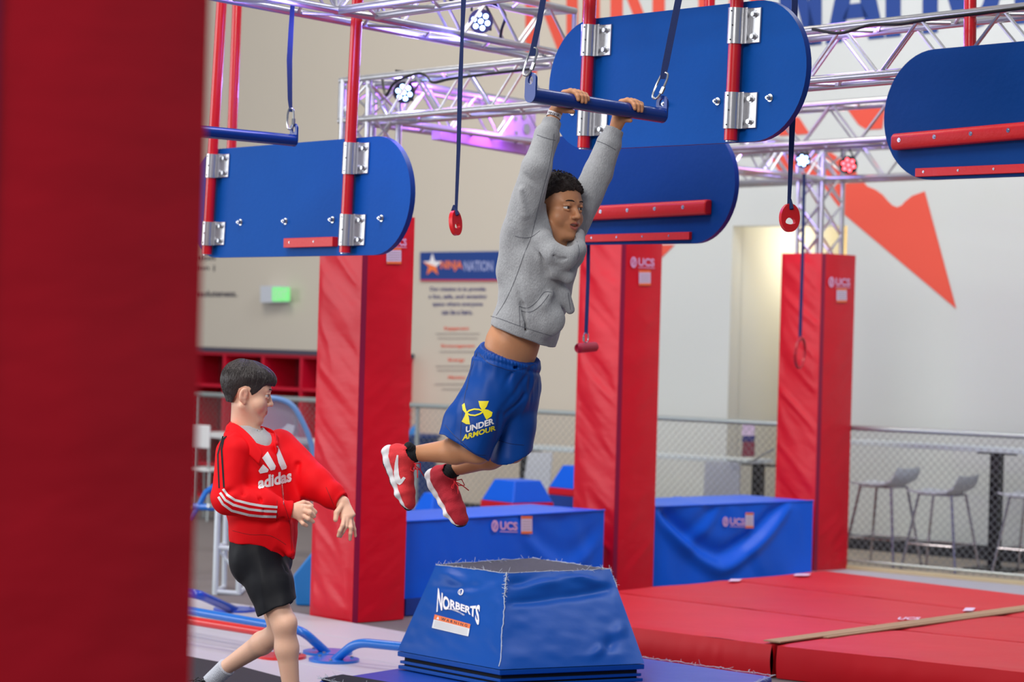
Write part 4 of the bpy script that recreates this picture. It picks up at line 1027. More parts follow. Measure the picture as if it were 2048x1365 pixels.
# ============================================================ JUMPING BLOCK ON THE BLUE MAT
mz = .10
mq = [Vector((-.77, 10.07, 0)), Vector((.47, 8.83, 0)), Vector((1.09, 10.57, 0)), Vector((.213, 11.45, 0))]
mL, mR, mB_ = G(636, 1362, mz), G(1545, 1354, mz), Vector((.213, 11.45, 0)); mF = Vector((.45, 8.9, 0))
mL.z = mR.z = 0
cm = (mL + mR) / 2; crash = empty('crash_mat', (cm.x, cm.y, 0), 'blue crash mat with frayed carpet edges under the jumping block', 'mat')
loop = [mF, mR, mB_, mL]
mm = MB().hexa([p + Z * .004 for p in loop], [p + Z * mz for p in loop]); mm.build('mat_body', M_bluem, parent=crash, bevel=.012)
# carpet strip at the left corner
def lerp2(a, b, t): return a + (b - a) * t
dL = (mB_ - mL).normalized(); dF = (mF - mL).normalized()
cs_ = [mL + dF * .02, mL + dF * .5, mL + dF * .5 + dL * .16, mL + dL * .16]
MB().prism([p + Z * (mz + .002) for p in cs_], Z * .008).build('carpet_patch', mat('black_carpet', (34, 36, 48), .95, bump=.8, bscale=300), parent=crash)
dR = (mF - mR).normalized(); dB = (mB_ - mR).normalized()
def threads(name, pts, parent, n, L_=.03, m=M_thread, up=.5, r=.0008, spread=1.0):
    mb = MB(); L_ *= .6; pts = [Vector(p) for p in pts]; seg = [(pts[i], pts[i + 1]) for i in range(len(pts) - 1)]; tot = sum((b - a).length for a, b in seg)
    for _ in range(n):
        t = random.random() * tot
        for a, b in seg:
            l = (b - a).length
            if t <= l: p = a.lerp(b, t / l); break
            t -= l
        d = Vector((random.gauss(0, spread), random.gauss(0, spread), random.gauss(up, .6))).normalized(); ll = L_ * random.uniform(.3, 1.2)
        k = Vector((random.gauss(0, 1), random.gauss(0, 1), random.gauss(0, 1))) * ll * .55
        mb.tube([p, p + d * ll * .5 + k * .4, p + d * ll + k], r, 3, caps=False)
    for a, b in seg:     # the frayed welt itself
        n2 = max(2, int((b - a).length / .02)); ps = [a.lerp(b, i / n2) + Vector((random.gauss(0, .0016), random.gauss(0, .0016), random.gauss(0, .0016))) for i in range(n2 + 1)]
        mb.tube(ps, r * 1.8, 5)
    o = mb.build(name, m, parent=parent); o['kind'] = 'stuff'; return o
threads('frayed_edge', [mR + dB * .9 + Z * (mz + .004), mR + Z * (mz + .004), mR + dR * .5 + Z * (mz + .004)], crash, 90, .02)
threads('frayed_edge', [mL + dL * .15 + Z * (mz + .008), mL + Z * (mz + .008), mL + dF * .3 + Z * (mz + .008)], crash, 70, .018)

blk = empty('jumping_block', (.037, 10.56, mz), 'worn blue trapezoid foam block with white printed logo and warning label', 'foam block')
zb = mz + .004; zt = .53
def bp(u, v, z): p = G(u, v, z); return Vector((p.x, p.y, z))
z1_ = zb + .075
bN, bL_, bR_ = bp(1000, 1340, z1_), bp(795, 1302, z1_), bp(1289, 1328, z1_); bB = bL_ + bR_ - bN + Vector((.02, -.02, 0))
tN, tL, tR, tB_ = bp(1013, 1147, zt), bp(872, 1130, zt), bp(1221, 1139, zt), bp(1065, 1117, zt)
def wrk(seed, kind):
    def f(p, u, v):
        r = .006 * nz(np.stack([u * 3 + v, v * 4, u * 0 + seed], 1), seed) + .0022 * nz(np.stack([u * 9, v * 12 + u * 4, u * 0], 1), seed + 1)
        if kind == 'R':
            for (cu, cv, wu, wv, ang, am) in ((.35, .86, .22, .055, .10, .020), (.68, .90, .2, .04, -.25, .016), (.5, .73, .38, .05, .12, -.016), (.12, .90, .12, .05, .1, -.008), (.80, .22, .10, .05, .9, -.018), (.88, .32, .10, .05, .95, .012), (.70, .14, .09, .04, .8, .012), (.15, .70, .16, .04, .05, -.008), (.80, .78, .18, .05, .2, -.010)):
                x = (u - cu); y = (v - cv); xx = x * math.cos(ang) + y * math.sin(ang); yy = -x * math.sin(ang) + y * math.cos(ang)
                r += am * np.exp(-(xx / wu) ** 2 - (yy / wv) ** 2)
        else:
            for (cu, cv, wu, wv, ang, am) in ((.35, .86, .25, .07, -.5, .012), (.45, .78, .35, .05, .1, -.010), (.75, .80, .2, .06, .35, .008), (.3, .5, .3, .2, 0, .004)):
                x = (u - cu); y = (v - cv); xx = x * math.cos(ang) + y * math.sin(ang); yy = -x * math.sin(ang) + y * math.cos(ang)
                r += am * np.exp(-(xx / wu) ** 2 - (yy / wv) ** 2)
        e = np.minimum(1, np.minimum(u, 1 - u) * 14) * np.minimum(1, np.minimum(v, 1 - v) * 10)
        return r * e + .006 * np.sin(PI * u) * np.sin(PI * v)
    return f
def fnorm(a, b, c): return (b - a).cross(c - a).normalized()
nL = fnorm(bL_, bN, tL); nR = fnorm(bN, bR_, tN)
bb_ = MB()
quadgrid(bb_, bL_, bN, tN, tL, 70, 60, wrk(3, 'L'), nL); 
quadgrid(bb_, bN, bR_, tR, tN, 80, 60, wrk(5, 'R'), nR)
zero = lambda p, u, v: u * 0
quadgrid(bb_, bR_, bB, tB_, tR, 10, 10, zero, -nL); quadgrid(bb_, bB, bL_, tL, tB_, 10, 10, zero, -nR)
blk_bvh = mb_bvh(bb_)
bb_.build('vinyl_cover', M_blueb, parent=blk, smooth=True)
sag = lambda p, u, v: -.035 * (np.sin(PI * u) * np.sin(PI * v)) ** .8 + .003 * nz(p * 25, 2) * np.sin(PI * u) * np.sin(PI * v)
quadgrid(MB(), tN, tR, tB_, tL, 40, 40, lambda p, u, v: -.030 * (np.clip(np.sin(PI * u) * np.sin(PI * v), 0, 1)) ** .7, Z).build('carpet_top', mat('grey_carpet', (92, 92, 104), .95, bump=.8, bscale=260, var=.15, vscale=60), parent=blk, smooth=True)
# layered skirt at the bottom
ctr = (bN + bL_ + bR_ + bB) / 4
def ringq(z, sc): return [Vector((ctr.x + (p.x - ctr.x) * sc, ctr.y + (p.y - ctr.y) * sc, z)) for p in (bN, bR_, bB, bL_)]
MB().hexa(ringq(zb, .94), ringq(z1_, .94)).build('dark_gap_fill', mat('gap_shade_black', (16, 16, 22), .9), parent=blk)  # black fill painting the shade in the gaps between skirt layers
for z_, th_2, sc in ((zb + .008, .014, .992), (zb + .029, .012, .978), (zb + .062, .020, 1.0)):
    MB().hexa(ringq(z_ - th_2 / 2, sc), ringq(z_ + th_2 / 2, sc)).build('skirt_layer', M_blueb, parent=blk, bevel=.002)
threads('frayed_top_edge', [tN, tL, tB_, tR, tN], blk, 150, .022, r=.0007)
threads('frayed_corner', [tN + nR * .002, tN.lerp(bN, .25) + nR * .004 + nL * .004], blk, 110, .014, up=0)
threads('frayed_corner', [tR, tR.lerp(bR_, .2)], blk, 40, .012, up=0)
threads('corner_seam', [tN.lerp(bN, .25) + (nR + nL) * .003, tN.lerp(bN, .97) + (nR + nL) * .003], blk, 20, .006, up=0, r=.0009)
# print on the left face
lp = MB(); off = .0035
def pt_(u, v, o_=off):
    p = onplane(u, v, bL_, nL); return p + nL * surf_off(blk_bvh, p, nL, o_)
def arch_text(txt, uv_map, mb, bold):
    vs, fs = text2d(txt, 1, bold); q = fit2d(vs, 0, 0, 1, 1)
    # densify is not needed: letters are small
    mb.add([pt_(*uv_map(x, y)) for x, y in q], fs)
def nmap(x, y):
    top = 1176 + 32 * x + (22 * math.sin(PI * x) - 6 * math.sin(PI * x) ** 4) * .9
    bot = 1226 + 14 * x + 2 - 13 * math.sin(PI * x) + (14 * (x > .85) * (x - .85) / .15)
    return 876 + 82 * x, bot + (top - bot) * y
arch_text('NORBERTS', nmap, lp, .035)
def nmap2(x, y):
    base = 1221 + 12 * x - 3 * math.sin(PI * x); return 896 + 34 * x, base + 0 - 3.2 * y + 1
arch_text('WWW.NORBERTS.NET', nmap2, lp, .02)
for k in range(14):
    a0, a1 = 2 * PI * k / 14, 2 * PI * (k + 1) / 14
    pp = lambda a, r: (922 + 5.5 * r * math.cos(a), 1185 + 7 * r * math.sin(a))
    lp.add([pt_(*pp(a0, 1)), pt_(*pp(a1, 1)), pt_(*pp(a1, .75)), pt_(*pp(a0, .75))], [(0, 1, 2, 3)])
for x0, x1 in ((920, 919), (923, 925)):
    lp.add([pt_(x0, 1190), pt_(x0 + 1.4, 1190), pt_(x1 + 1.4, 1180), pt_(x1, 1180)], [(0, 1, 2, 3)])
lp.build('printed_logo', M_inkw, parent=blk)
def lab(u, v): return (u, v)
lw = MB(); Q = [(866, 1258), (937, 1274), (942, 1250), (873, 1232)]
def lq(x, y, o_): 
    a = [pt_(*c, o_) for c in Q]; return a[0] * (1 - x) * (1 - y) + a[1] * x * (1 - y) + a[2] * x * y + a[3] * (1 - x) * y
def lrect(x0, y0, x1, y1, o_, m, n=10):
    vs = []
    for i in range(n + 1): vs += [lq(x0 + (x1 - x0) * i / n, y0 + (y1 - y0) * j / 4, o_) for j in range(5)]
    lw.add(vs, [(i * 5 + j, i * 5 + j + 5, i * 5 + j + 6, i * 5 + j + 1) for i in range(n) for j in range(4)], m)
lrect(0, 0, 1, 1, off, mat('white_label', (228, 230, 232), .5)); lrect(0, .64, 1, 1, off + .0008, M_labelo)
for k in range(7): lrect(.04, .08 + k * .075, .96, .095 + k * .075, off + .0008, M_inkg)
vs, fs = text2d('W A R N I N G', 1, .02); q = fit2d(vs, .2, .70, .93, .92); lw.add([lq(x, y, off + .0016) for x, y in q], fs, M_ink)
lw.add([lq(.07, .70, off + .0016), lq(.15, .70, off + .0016), lq(.11, .93, off + .0016)], [(0, 1, 2)], M_inkw)
lw.build('warning_label', None, parent=blk)
# ============================================================ PEOPLE: sculpting volume -> one smooth surface
class Vol:
    def __init__(s, lo, hi, h):
        s.lo = np.array(lo, float); s.h = h; s.n = np.ceil((np.array(hi) - s.lo) / h).astype(int) + 1
        s.D = np.full(tuple(s.n), 1.0, np.float32)
    def reg(s, lo, hi):
        a = np.clip(np.floor((np.array(lo) - s.lo) / s.h).astype(int), 0, s.n); b = np.clip(np.ceil((np.array(hi) - s.lo) / s.h).astype(int) + 1, 0, s.n)
        if (b <= a).any(): return None
        ax = [(s.lo[i] + s.h * np.arange(a[i], b[i])).astype(np.float32) for i in range(3)]
        return (slice(a[0], b[0]), slice(a[1], b[1]), slice(a[2], b[2])), ax[0][:, None, None], ax[1][None, :, None], ax[2][None, None, :]
    def op(s, sl, d, k, op):
        D = s.D[sl]
        if op == 'u':
            if k > 0: h = np.clip(.5 + .5 * (D - d) / k, 0, 1); s.D[sl] = D * (1 - h) + d * h - k * h * (1 - h)
            else: s.D[sl] = np.minimum(D, d)
        elif op == 's':
            d = -d
            if k > 0: h = np.clip(.5 - .5 * (D - d) / k, 0, 1); s.D[sl] = D * (1 - h) + d * h + k * h * (1 - h)
            else: s.D[sl] = np.maximum(D, d)
    def cap(s, a, b, ra, rb=None, k=.01, op='u'):
        a = np.array(a, float); b = np.array(b, float); rb = ra if rb is None else rb; m = max(ra, rb) + k + 2 * s.h
        g = s.reg(np.minimum(a, b) - m, np.maximum(a, b) + m)
        if g is None: return s
        sl, X, Y, Z_ = g; ab = b - a; L2 = max(ab.dot(ab), 1e-9)
        t = np.clip(((X - a[0]) * ab[0] + (Y - a[1]) * ab[1] + (Z_ - a[2]) * ab[2]) / L2, 0, 1)
        d = np.sqrt((X - a[0] - t * ab[0]) ** 2 + (Y - a[1] - t * ab[1]) ** 2 + (Z_ - a[2] - t * ab[2]) ** 2) - (ra + (rb - ra) * t)
        s.op(sl, d.astype(np.float32), k, op); return s
    def ell(s, c, r, R=None, k=.01, op='u'):
        """ellipsoid, radii r along the columns of R"""
        c = np.array(c, float); r = np.array(r, float); R = np.eye(3) if R is None else np.array(R); m = r.max() + k + 2 * s.h
        g = s.reg(c - m, c + m)
        if g is None: return s
        sl, X, Y, Z_ = g; q = [(X - c[0]) * R[0][i] + (Y - c[1]) * R[1][i] + (Z_ - c[2]) * R[2][i] for i in range(3)]
        k0 = np.sqrt(sum((q[i] / r[i]) ** 2 for i in range(3))) + 1e-6; k1 = np.sqrt(sum((q[i] / r[i] ** 2) ** 2 for i in range(3))) + 1e-6
        s.op(sl, (k0 * (k0 - 1) / k1).astype(np.float32), k, op); return s
    def ecap(s, a, b, r0, r1, xd, k=.01, op='u'):
        a = np.array(a, float); b = np.array(b, float); ab = b - a; L2 = max(ab.dot(ab), 1e-9); zd = ab / math.sqrt(L2)
        xd = np.array(xd, float); xd = xd - zd * xd.dot(zd); xd /= np.linalg.norm(xd); yd = np.cross(zd, xd)
        m = max(*r0, *r1) + k + 2 * s.h; g = s.reg(np.minimum(a, b) - m, np.maximum(a, b) + m)
        if g is None: return s
        sl, X, Y, Z_ = g; t = np.clip(((X - a[0]) * ab[0] + (Y - a[1]) * ab[1] + (Z_ - a[2]) * ab[2]) / L2, 0, 1)
        q = [X - a[0] - t * ab[0], Y - a[1] - t * ab[1], Z_ - a[2] - t * ab[2]]
        dot = lambda v: q[0] * v[0] + q[1] * v[1] + q[2] * v[2]
        rx = r0[0] + (r1[0] - r0[0]) * t; ry = r0[1] + (r1[1] - r0[1]) * t; rm = np.minimum(rx, ry)
        x, y, z = dot(xd), dot(yd), dot(zd)
        k0 = np.sqrt((x / rx) ** 2 + (y / ry) ** 2 + (z / rm) ** 2) + 1e-6; k1 = np.sqrt((x / rx ** 2) ** 2 + (y / ry ** 2) ** 2 + (z / rm ** 2) ** 2) + 1e-6
        s.op(sl, (k0 * (k0 - 1) / k1).astype(np.float32), k, op); return s
    def loft(s, items, xd, k=.012, op='u'):
        for (p, r), (q, t) in zip(items[:-1], items[1:]): s.ecap(p, q, r, t, xd, k, op)
        return s
    def chain(s, pts, rs, k=.006, op='u'):
        for i in range(len(pts) - 1): s.cap(pts[i], pts[i + 1], rs[i] if isinstance(rs, (list, tuple)) else rs, rs[i + 1] if isinstance(rs, (list, tuple)) else rs, k, op)
        return s
    def cut(s, p, n, c=None, r=None, k=.003):
        """remove everything on the side n points to, inside a box around c"""
        p = np.array(p, float); n = np.array(n, float); n /= np.linalg.norm(n)
        lo = s.lo if c is None else np.array(c) - r; hi = s.lo + s.n * s.h if c is None else np.array(c) + r
        g = s.reg(lo, hi)
        if g is None: return s
        sl, X, Y, Z_ = g; d = -((X - p[0]) * n[0] + (Y - p[1]) * n[1] + (Z_ - p[2]) * n[2])
        if r is not None and c is not None:
            c = np.array(c, float); rad = np.sqrt((X - c[0]) ** 2 + (Y - c[1]) ** 2 + (Z_ - c[2]) ** 2) - r
            d = np.maximum(d, rad)
        s.op(sl, d.astype(np.float32) + 0 * s.D[sl], k, 's'); return s
    def disp(s, fn, band=.03):
        I = np.argwhere(np.abs(s.D) < band); p = s.lo + I * s.h
        s.D[I[:, 0], I[:, 1], I[:, 2]] -= fn(p).astype(np.float32); return s
    def mesh(s, smooth=2):
        D = s.D; S = D < 0
        c = np.zeros(tuple(s.n - 1), np.int8)
        for dx in (0, 1):
            for dy in (0, 1):
                for dz in (0, 1):
                    c += S[dx:S.shape[0] - 1 + dx, dy:S.shape[1] - 1 + dy, dz:S.shape[2] - 1 + dz]
        A = np.argwhere((c > 0) & (c < 8)); del c
        idx = np.full(tuple(s.n - 1), -1, np.int32); idx[A[:, 0], A[:, 1], A[:, 2]] = np.arange(len(A))
        co = [(i, j, k) for i in (0, 1) for j in (0, 1) for k in (0, 1)]
        V = {q: D[A[:, 0] + q[0], A[:, 1] + q[1], A[:, 2] + q[2]].astype(float) for q in co}
        acc = np.zeros((len(A), 3)); cnt = np.zeros(len(A))
        for q in co:
            for ax in range(3):
                if q[ax] == 0:
                    r = list(q); r[ax] = 1; r = tuple(r); a, b = V[q], V[r]; mk = (a < 0) != (b < 0)
                    t = np.where(mk, a / np.where(a == b, 1, a - b), 0); pt = np.tile(np.array(q, float), (len(A), 1)); pt[:, ax] += t
                    acc[mk] += pt[mk]; cnt[mk] += 1
        vs = s.lo + (A + acc / cnt[:, None]) * s.h
        quads = []
        for ax in range(3):
            u, w_ = [(1, 2), (2, 0), (0, 1)][ax]; n = S.shape
            sl0 = [slice(1, n[i] - 1) for i in range(3)]; sl1 = list(sl0); sl0[ax] = slice(0, n[ax] - 1); sl1[ax] = slice(1, n[ax])
            a = S[tuple(sl0)]; b = S[tuple(sl1)]; E = np.argwhere(a != b)
            off = np.array([1, 1, 1]); off[ax] = 0; E = E + off; fl = S[E[:, 0], E[:, 1], E[:, 2]]
            du = np.zeros(3, int); du[u] = 1; dw = np.zeros(3, int); dw[w_] = 1
            g = lambda e: idx[e[:, 0], e[:, 1], e[:, 2]]
            Q = np.stack([g(E - du - dw), g(E - dw), g(E), g(E - du)], 1)
            Q[~fl] = Q[~fl][:, ::-1]; quads.append(Q)
        Q = np.concatenate(quads); Q = Q[(Q >= 0).all(1)]
        for _ in range(smooth):
            ac = np.zeros_like(vs); ct = np.zeros(len(vs))
            for i in range(4):
                j = (i + 1) % 4
                for a, b in ((i, j), (j, i)):
                    for c_ in range(3): ac[:, c_] += np.bincount(Q[:, a], vs[Q[:, b], c_], len(vs))
                    ct += np.bincount(Q[:, a], minlength=len(vs))
            vs = vs * .45 + .55 * ac / np.maximum(ct, 1)[:, None]
        return vs, Q
SURF = {}
def sculpt(name, vol, m, parent, smooth=2, tint=None, key=None, mats=None, matfn=None):
    vs, Q = vol.mesh(smooth); me = bpy.data.meshes.new(name); anc = np.array(WL[parent.name])
    me.vertices.add(len(vs)); me.vertices.foreach_set('co', (vs - anc).astype(np.float32).ravel())
    me.loops.add(len(Q) * 4); me.loops.foreach_set('vertex_index', Q.astype(np.int32).ravel())
    me.polygons.add(len(Q)); me.polygons.foreach_set('loop_start', np.arange(0, len(Q) * 4, 4, dtype=np.int32)); me.polygons.foreach_set('loop_total', np.full(len(Q), 4, np.int32))
    me.update(calc_edges=True)
    for q in (mats or [m]): me.materials.append(q)
    if matfn is not None: me.polygons.foreach_set('material_index', matfn(vs[Q].mean(1)).astype(np.int32))
    me.polygons.foreach_set('use_smooth', [True] * len(Q))
    if tint is not None:
        at = me.attributes.new('tint', 'FLOAT', 'POINT'); at.data.foreach_set('value', tint(vs).astype(np.float32))
    o = bpy.data.objects.new(name, me); COL.objects.link(o); o.parent = parent; WL[o.name] = Vector(anc)
    if key: SURF[key] = BVHTree.FromPolygons([Vector(v) for v in vs], [tuple(int(a) for a in q) for q in Q])
    return o
def hit(key, u, v, off):
    for (du, dv) in ((0, 0), (2, 0), (-2, 0), (0, 2), (0, -2), (4, 0), (-4, 0), (6, 0), (-6, 0), (0, 6), (0, -6)):
        r = SURF[key].ray_cast(CAM, ray(u + du, v + dv).normalized())
        if r[0] is not None and r[1].dot(ray(u, v)) > 0: r = (r[0], -r[1])
        if r[0] is not None: return (r[0] if (du, dv) == (0, 0) else CAM + ray(u, v) * r[0].y) + r[1] * off
    return None
def decal(name, key, polys, m, parent, off=.0016, step=5):
    """flat print: pixel-space polygons (verts, faces) laid on the cloth"""
    bm = bmesh.new()
    for vs, fs in polys:
        b = [bm.verts.new((x, y, 0)) for x, y in vs]
        for f in fs:
            try: bm.faces.new([b[i] for i in f])
            except Exception: pass
    bmesh.ops.triangulate(bm, faces=bm.faces)
    for _ in range(5):
        e = [e for e in bm.edges if e.calc_length() > step]
        if not e: break
        bmesh.ops.subdivide_edges(bm, edges=e, cuts=1); bmesh.ops.triangulate(bm, faces=bm.faces)
    V = [hit(key, v.co.x, v.co.y, off) for v in bm.verts]; bm.verts.index_update(); ok = [p is not None for p in V]
    fs = [tuple(v.index for v in f.verts) for f in bm.faces if all(ok[v.index] for v in f.verts)]; bm.free()
    fs = [f for f in fs if max((V[f[0]] - V[f[1]]).length, (V[f[1]] - V[f[2]]).length) < .03]
    V = [p if p is not None else Vector((0, 0, 0)) for p in V]; used = sorted({i for f in fs for i in f}); mp = {a: b for b, a in enumerate(used)}
    mb = MB().add([V[i] for i in used], [tuple(mp[i] for i in f) for f in fs]); return mb.build(name, m, parent=parent)
def poly(*pts): return (list(pts), [tuple(range(len(pts)))])
def strip(pts, w_):
    out = []; n = len(pts)
    L_, R_ = [], []
    for i, p in enumerate(pts):
        a = pts[max(0, i - 1)]; b = pts[min(n - 1, i + 1)]; dx, dy = b[0] - a[0], b[1] - a[1]; l = math.hypot(dx, dy) or 1
        ww = w_[i] if isinstance(w_, (list, tuple)) else w_
        L_.append((p[0] - dy / l * ww / 2, p[1] + dx / l * ww / 2)); R_.append((p[0] + dy / l * ww / 2, p[1] - dx / l * ww / 2))
    return (L_ + R_, [(i, i + 1, n + i + 1, n + i) for i in range(n - 1)])
def ptext(txt, q, bold=0.0):
    vs, fs = text2d(txt, 1, bold); uv = fit2d(vs, 0, 0, 1, 1)
    return ([tuple(q[0][k] * (1 - x) * (1 - y) + q[1][k] * x * (1 - y) + q[2][k] * x * y + q[3][k] * (1 - x) * y for k in (0, 1)) for x, y in uv], fs)
def dense(pts, st=6):
    out = [pts[0]]
    for a, b in zip(pts[:-1], pts[1:]):
        n = max(1, int(math.hypot(b[0] - a[0], b[1] - a[1]) / st)); out += [(a[0] + (b[0] - a[0]) * i / n, a[1] + (b[1] - a[1]) * i / n) for i in range(1, n + 1)]
    return out
def seam(name, key, lines, m, parent, r=.0011, off=.0004):
    o = None
    for l in lines:
        l3 = smooth_path([Vector((a_, b_, 0)) for a_, b_ in l], 4) if len(l) > 2 else [Vector((a_, b_, 0)) for a_, b_ in l]
        p = [hit(key, u, v, off) for u, v in dense([(q.x, q.y) for q in l3])]; p = [x for x in p if x is not None]
        if len(p) > 1: o = MB().tube(p, r, 5).build(name, m, parent=parent, smooth=True)
    return o
def frame(f, up):
    f = Vector(f).normalized(); l = Vector(up).cross(f).normalized(); u = f.cross(l).normalized()
    return Matrix((l, f, u)).transposed()      # columns: x = person's left... , y = forward, z = up

M_skin1 = mat('brown_skin', (200, 140, 100), .5, bump=.04, bscale=120, var=.05, vscale=12, c2=(168, 84, 78), attr='tint', sheen=.05)
M_skin2 = mat('light_skin', (246, 196, 168), .5, bump=.04, bscale=120, var=.05, vscale=12, c2=(214, 110, 100), attr='tint', sheen=.05)
for _m, _c in ((M_skin1, (.9, .3, .15)), (M_skin2, (1, .35, .2))):
    _b = _m.node_tree.nodes['Principled BSDF']; _b.inputs['Subsurface Weight'].default_value = .12; _b.inputs['Subsurface Radius'].default_value = _c; _b.inputs['Subsurface Scale'].default_value = .008
M_hood = mat('grey_heather_fleece', (160, 162, 166), .92, bump=.25, bscale=260, var=.22, vscale=170, sheen=.3, stretch=(1, 1, .5))
M_hoodd = mat('grey_fleece_seam', (96, 98, 106), .95)
M_short1 = mat('blue_mesh_polyester', (0, 66, 150), .46, bump=.05, bscale=900, var=.05, vscale=8, spec=.22)
M_short1d = mat('blue_shorts_seam', (4, 40, 104), .5)
M_black2 = mat('black_polyester', (14, 16, 24), .6, spec=.3, bump=.05, bscale=500, var=.1, vscale=8)
M_jack = mat('red_tricot', (240, 6, 22), .7, bump=.04, bscale=600, var=.04, vscale=8, spec=.2)
M_jackd = mat('red_tricot_seam', (150, 4, 16), .7)
M_tee = mat('heather_tee', (186, 186, 188), .9, bump=.2, bscale=400, var=.1, vscale=150)
M_hair1 = mat('dark_curly_hair', (44, 30, 26), .7, bump=.8, bscale=260, var=.3, vscale=90)
M_hair2 = mat('dark_brown_hair', (48, 40, 40), .42, bump=.35, bscale=180, var=.3, vscale=60, stretch=(1, 1, .25))
M_eyew = mat('eye_white', (226, 222, 218), .2, coat=.5)
M_iris = mat('dark_iris', (40, 22, 16), .15, coat=.6)
M_teeth = mat('teeth', (226, 216, 206), .3)
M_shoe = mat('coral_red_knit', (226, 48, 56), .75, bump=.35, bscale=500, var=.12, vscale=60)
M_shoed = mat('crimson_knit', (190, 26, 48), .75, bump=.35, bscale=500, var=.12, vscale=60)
M_sole = mat('white_foam_sole', (228, 228, 232), .5)
M_out = mat('black_outsole', (22, 24, 34), .6)
M_sock = mat('black_sock', (20, 22, 28), .9, bump=.3, bscale=400)
M_sockw = mat('white_sock', (206, 210, 222), .9, bump=.4, bscale=300)
M_lace = mat('red_lace', (216, 20, 40), .7)

def head(V, c, R, S, mouth_open, k1=1.0, ear=True):
    """adds a head to volume V. c: centre (world), R: 3x3 columns (left, forward, up), S: scale"""
    R = np.array(R); s_ = float(np.mean(S))
    w = lambda x, y, z: np.array(c) + R @ (np.array([x, y, z]) * S)
    E = lambda p, r, k=.012, op='u', Rr=None: V.ell(w(*p), np.array(r) * S, R if Rr is None else R @ Rr, k * s_, op)
    Cp = lambda a, b, ra, rb=None, k=.008, op='u': V.cap(w(*a), w(*b), ra * s_, (ra if rb is None else rb) * s_, k * s_, op)
    E((0, -.014, .040), (.074, .092, .078)); E((0, .020, .025), (.064, .070, .070), .02)
    E((0, .026, -.036), (.056, .060, .072), .02)
    for x in (-1, 1):
        E((x * .036, .050, -.034), (.030, .029, .032), .016)       # cheeks
        Cp((x * .052, -.005, -.052), (x * .022, .058, -.098), .018, .016, .016)  # jaw
        Cp((x * .012, .083, .022), (x * .040, .072, .024), .008, .007, .012)    # brow
    E((0, .070, -.098), (.020, .018, .016), .014)                  # chin
    E((0, .074, -.060), (.026, .020, .026), .014)                  # muzzle
    for x in (-1, 1): E((x * .029, .089, .004), (.0165, .016, .0115), .008, 's')
    Cp((0, .084, .012), (0, .101, -.026), .0065, .0095, .008)      # nose
    E((0, .103, -.029), (.0105, .0095, .009), .005)
    for x in (-1, 1):
        E((x * .0125, .093, -.032), (.0078, .0088, .0072), .005)
        E((x * .006, .101, -.0385), (.0034, .004, .003), .002, 's')
        Cp((x * .017, .0835, .0105), (x * .029, .0868, .0122), .0042, .0045, .004); Cp((x * .029, .0868, .0122), (x * .042, .0775, .0095), .0045, .004, .004)
        Cp((x * .018, .083, -.005), (x * .030, .0850, -.0062), .0034, .0038, .004); Cp((x * .030, .0850, -.0062), (x * .042, .076, -.003), .0034, .003, .004)
    if mouth_open:
        E((0, .094, -.0612), (.0270, .018, .0080), .003, 's')
        for x in (-1, 1):
            Cp((0, .0945, -.0530), (x * .030, .079, -.0535), .0036, .0024, .004)
            Cp((0, .0925, -.0725), (x * .029, .079, -.0560), .0044, .0024, .004)
    else:
        for x in (-1, 1):
            Cp((0, .0930, -.0605), (x * .023, .082, -.0575), .0036, .0022, .004)
            Cp((0, .0915, -.0675), (x * .020, .082, -.0625), .0042, .0026, .004)
        Cp((0, .0965, -.0640), (-.024, .086, -.0595), .0014, .0012, .002, 's'); Cp((0, .0965, -.0640), (.024, .086, -.0595), .0014, .0012, .002, 's')
    if ear:
        for x in (-1, 1):
            a = .35; Rr = np.array([[math.cos(a * x), -math.sin(a * x), 0], [math.sin(a * x), math.cos(a * x), 0], [0, 0, 1]])
            E((x * .079, -.014, -.012), (.0075, .019, .030), .005, 'u', Rr)
            E((x * .087, -.010, -.006), (.0065, .0125, .0185), .003, 's', Rr)
            E((x * .0795, -.004, -.012), (.004, .004, .008), .003, 'u', Rr)
            Cp((x * .083, -.014, .006), (x * .082, -.006, -.008), .0022, .0022, .003)
            E((x * .077, -.006, -.038), (.005, .008, .009), .004)
    return w
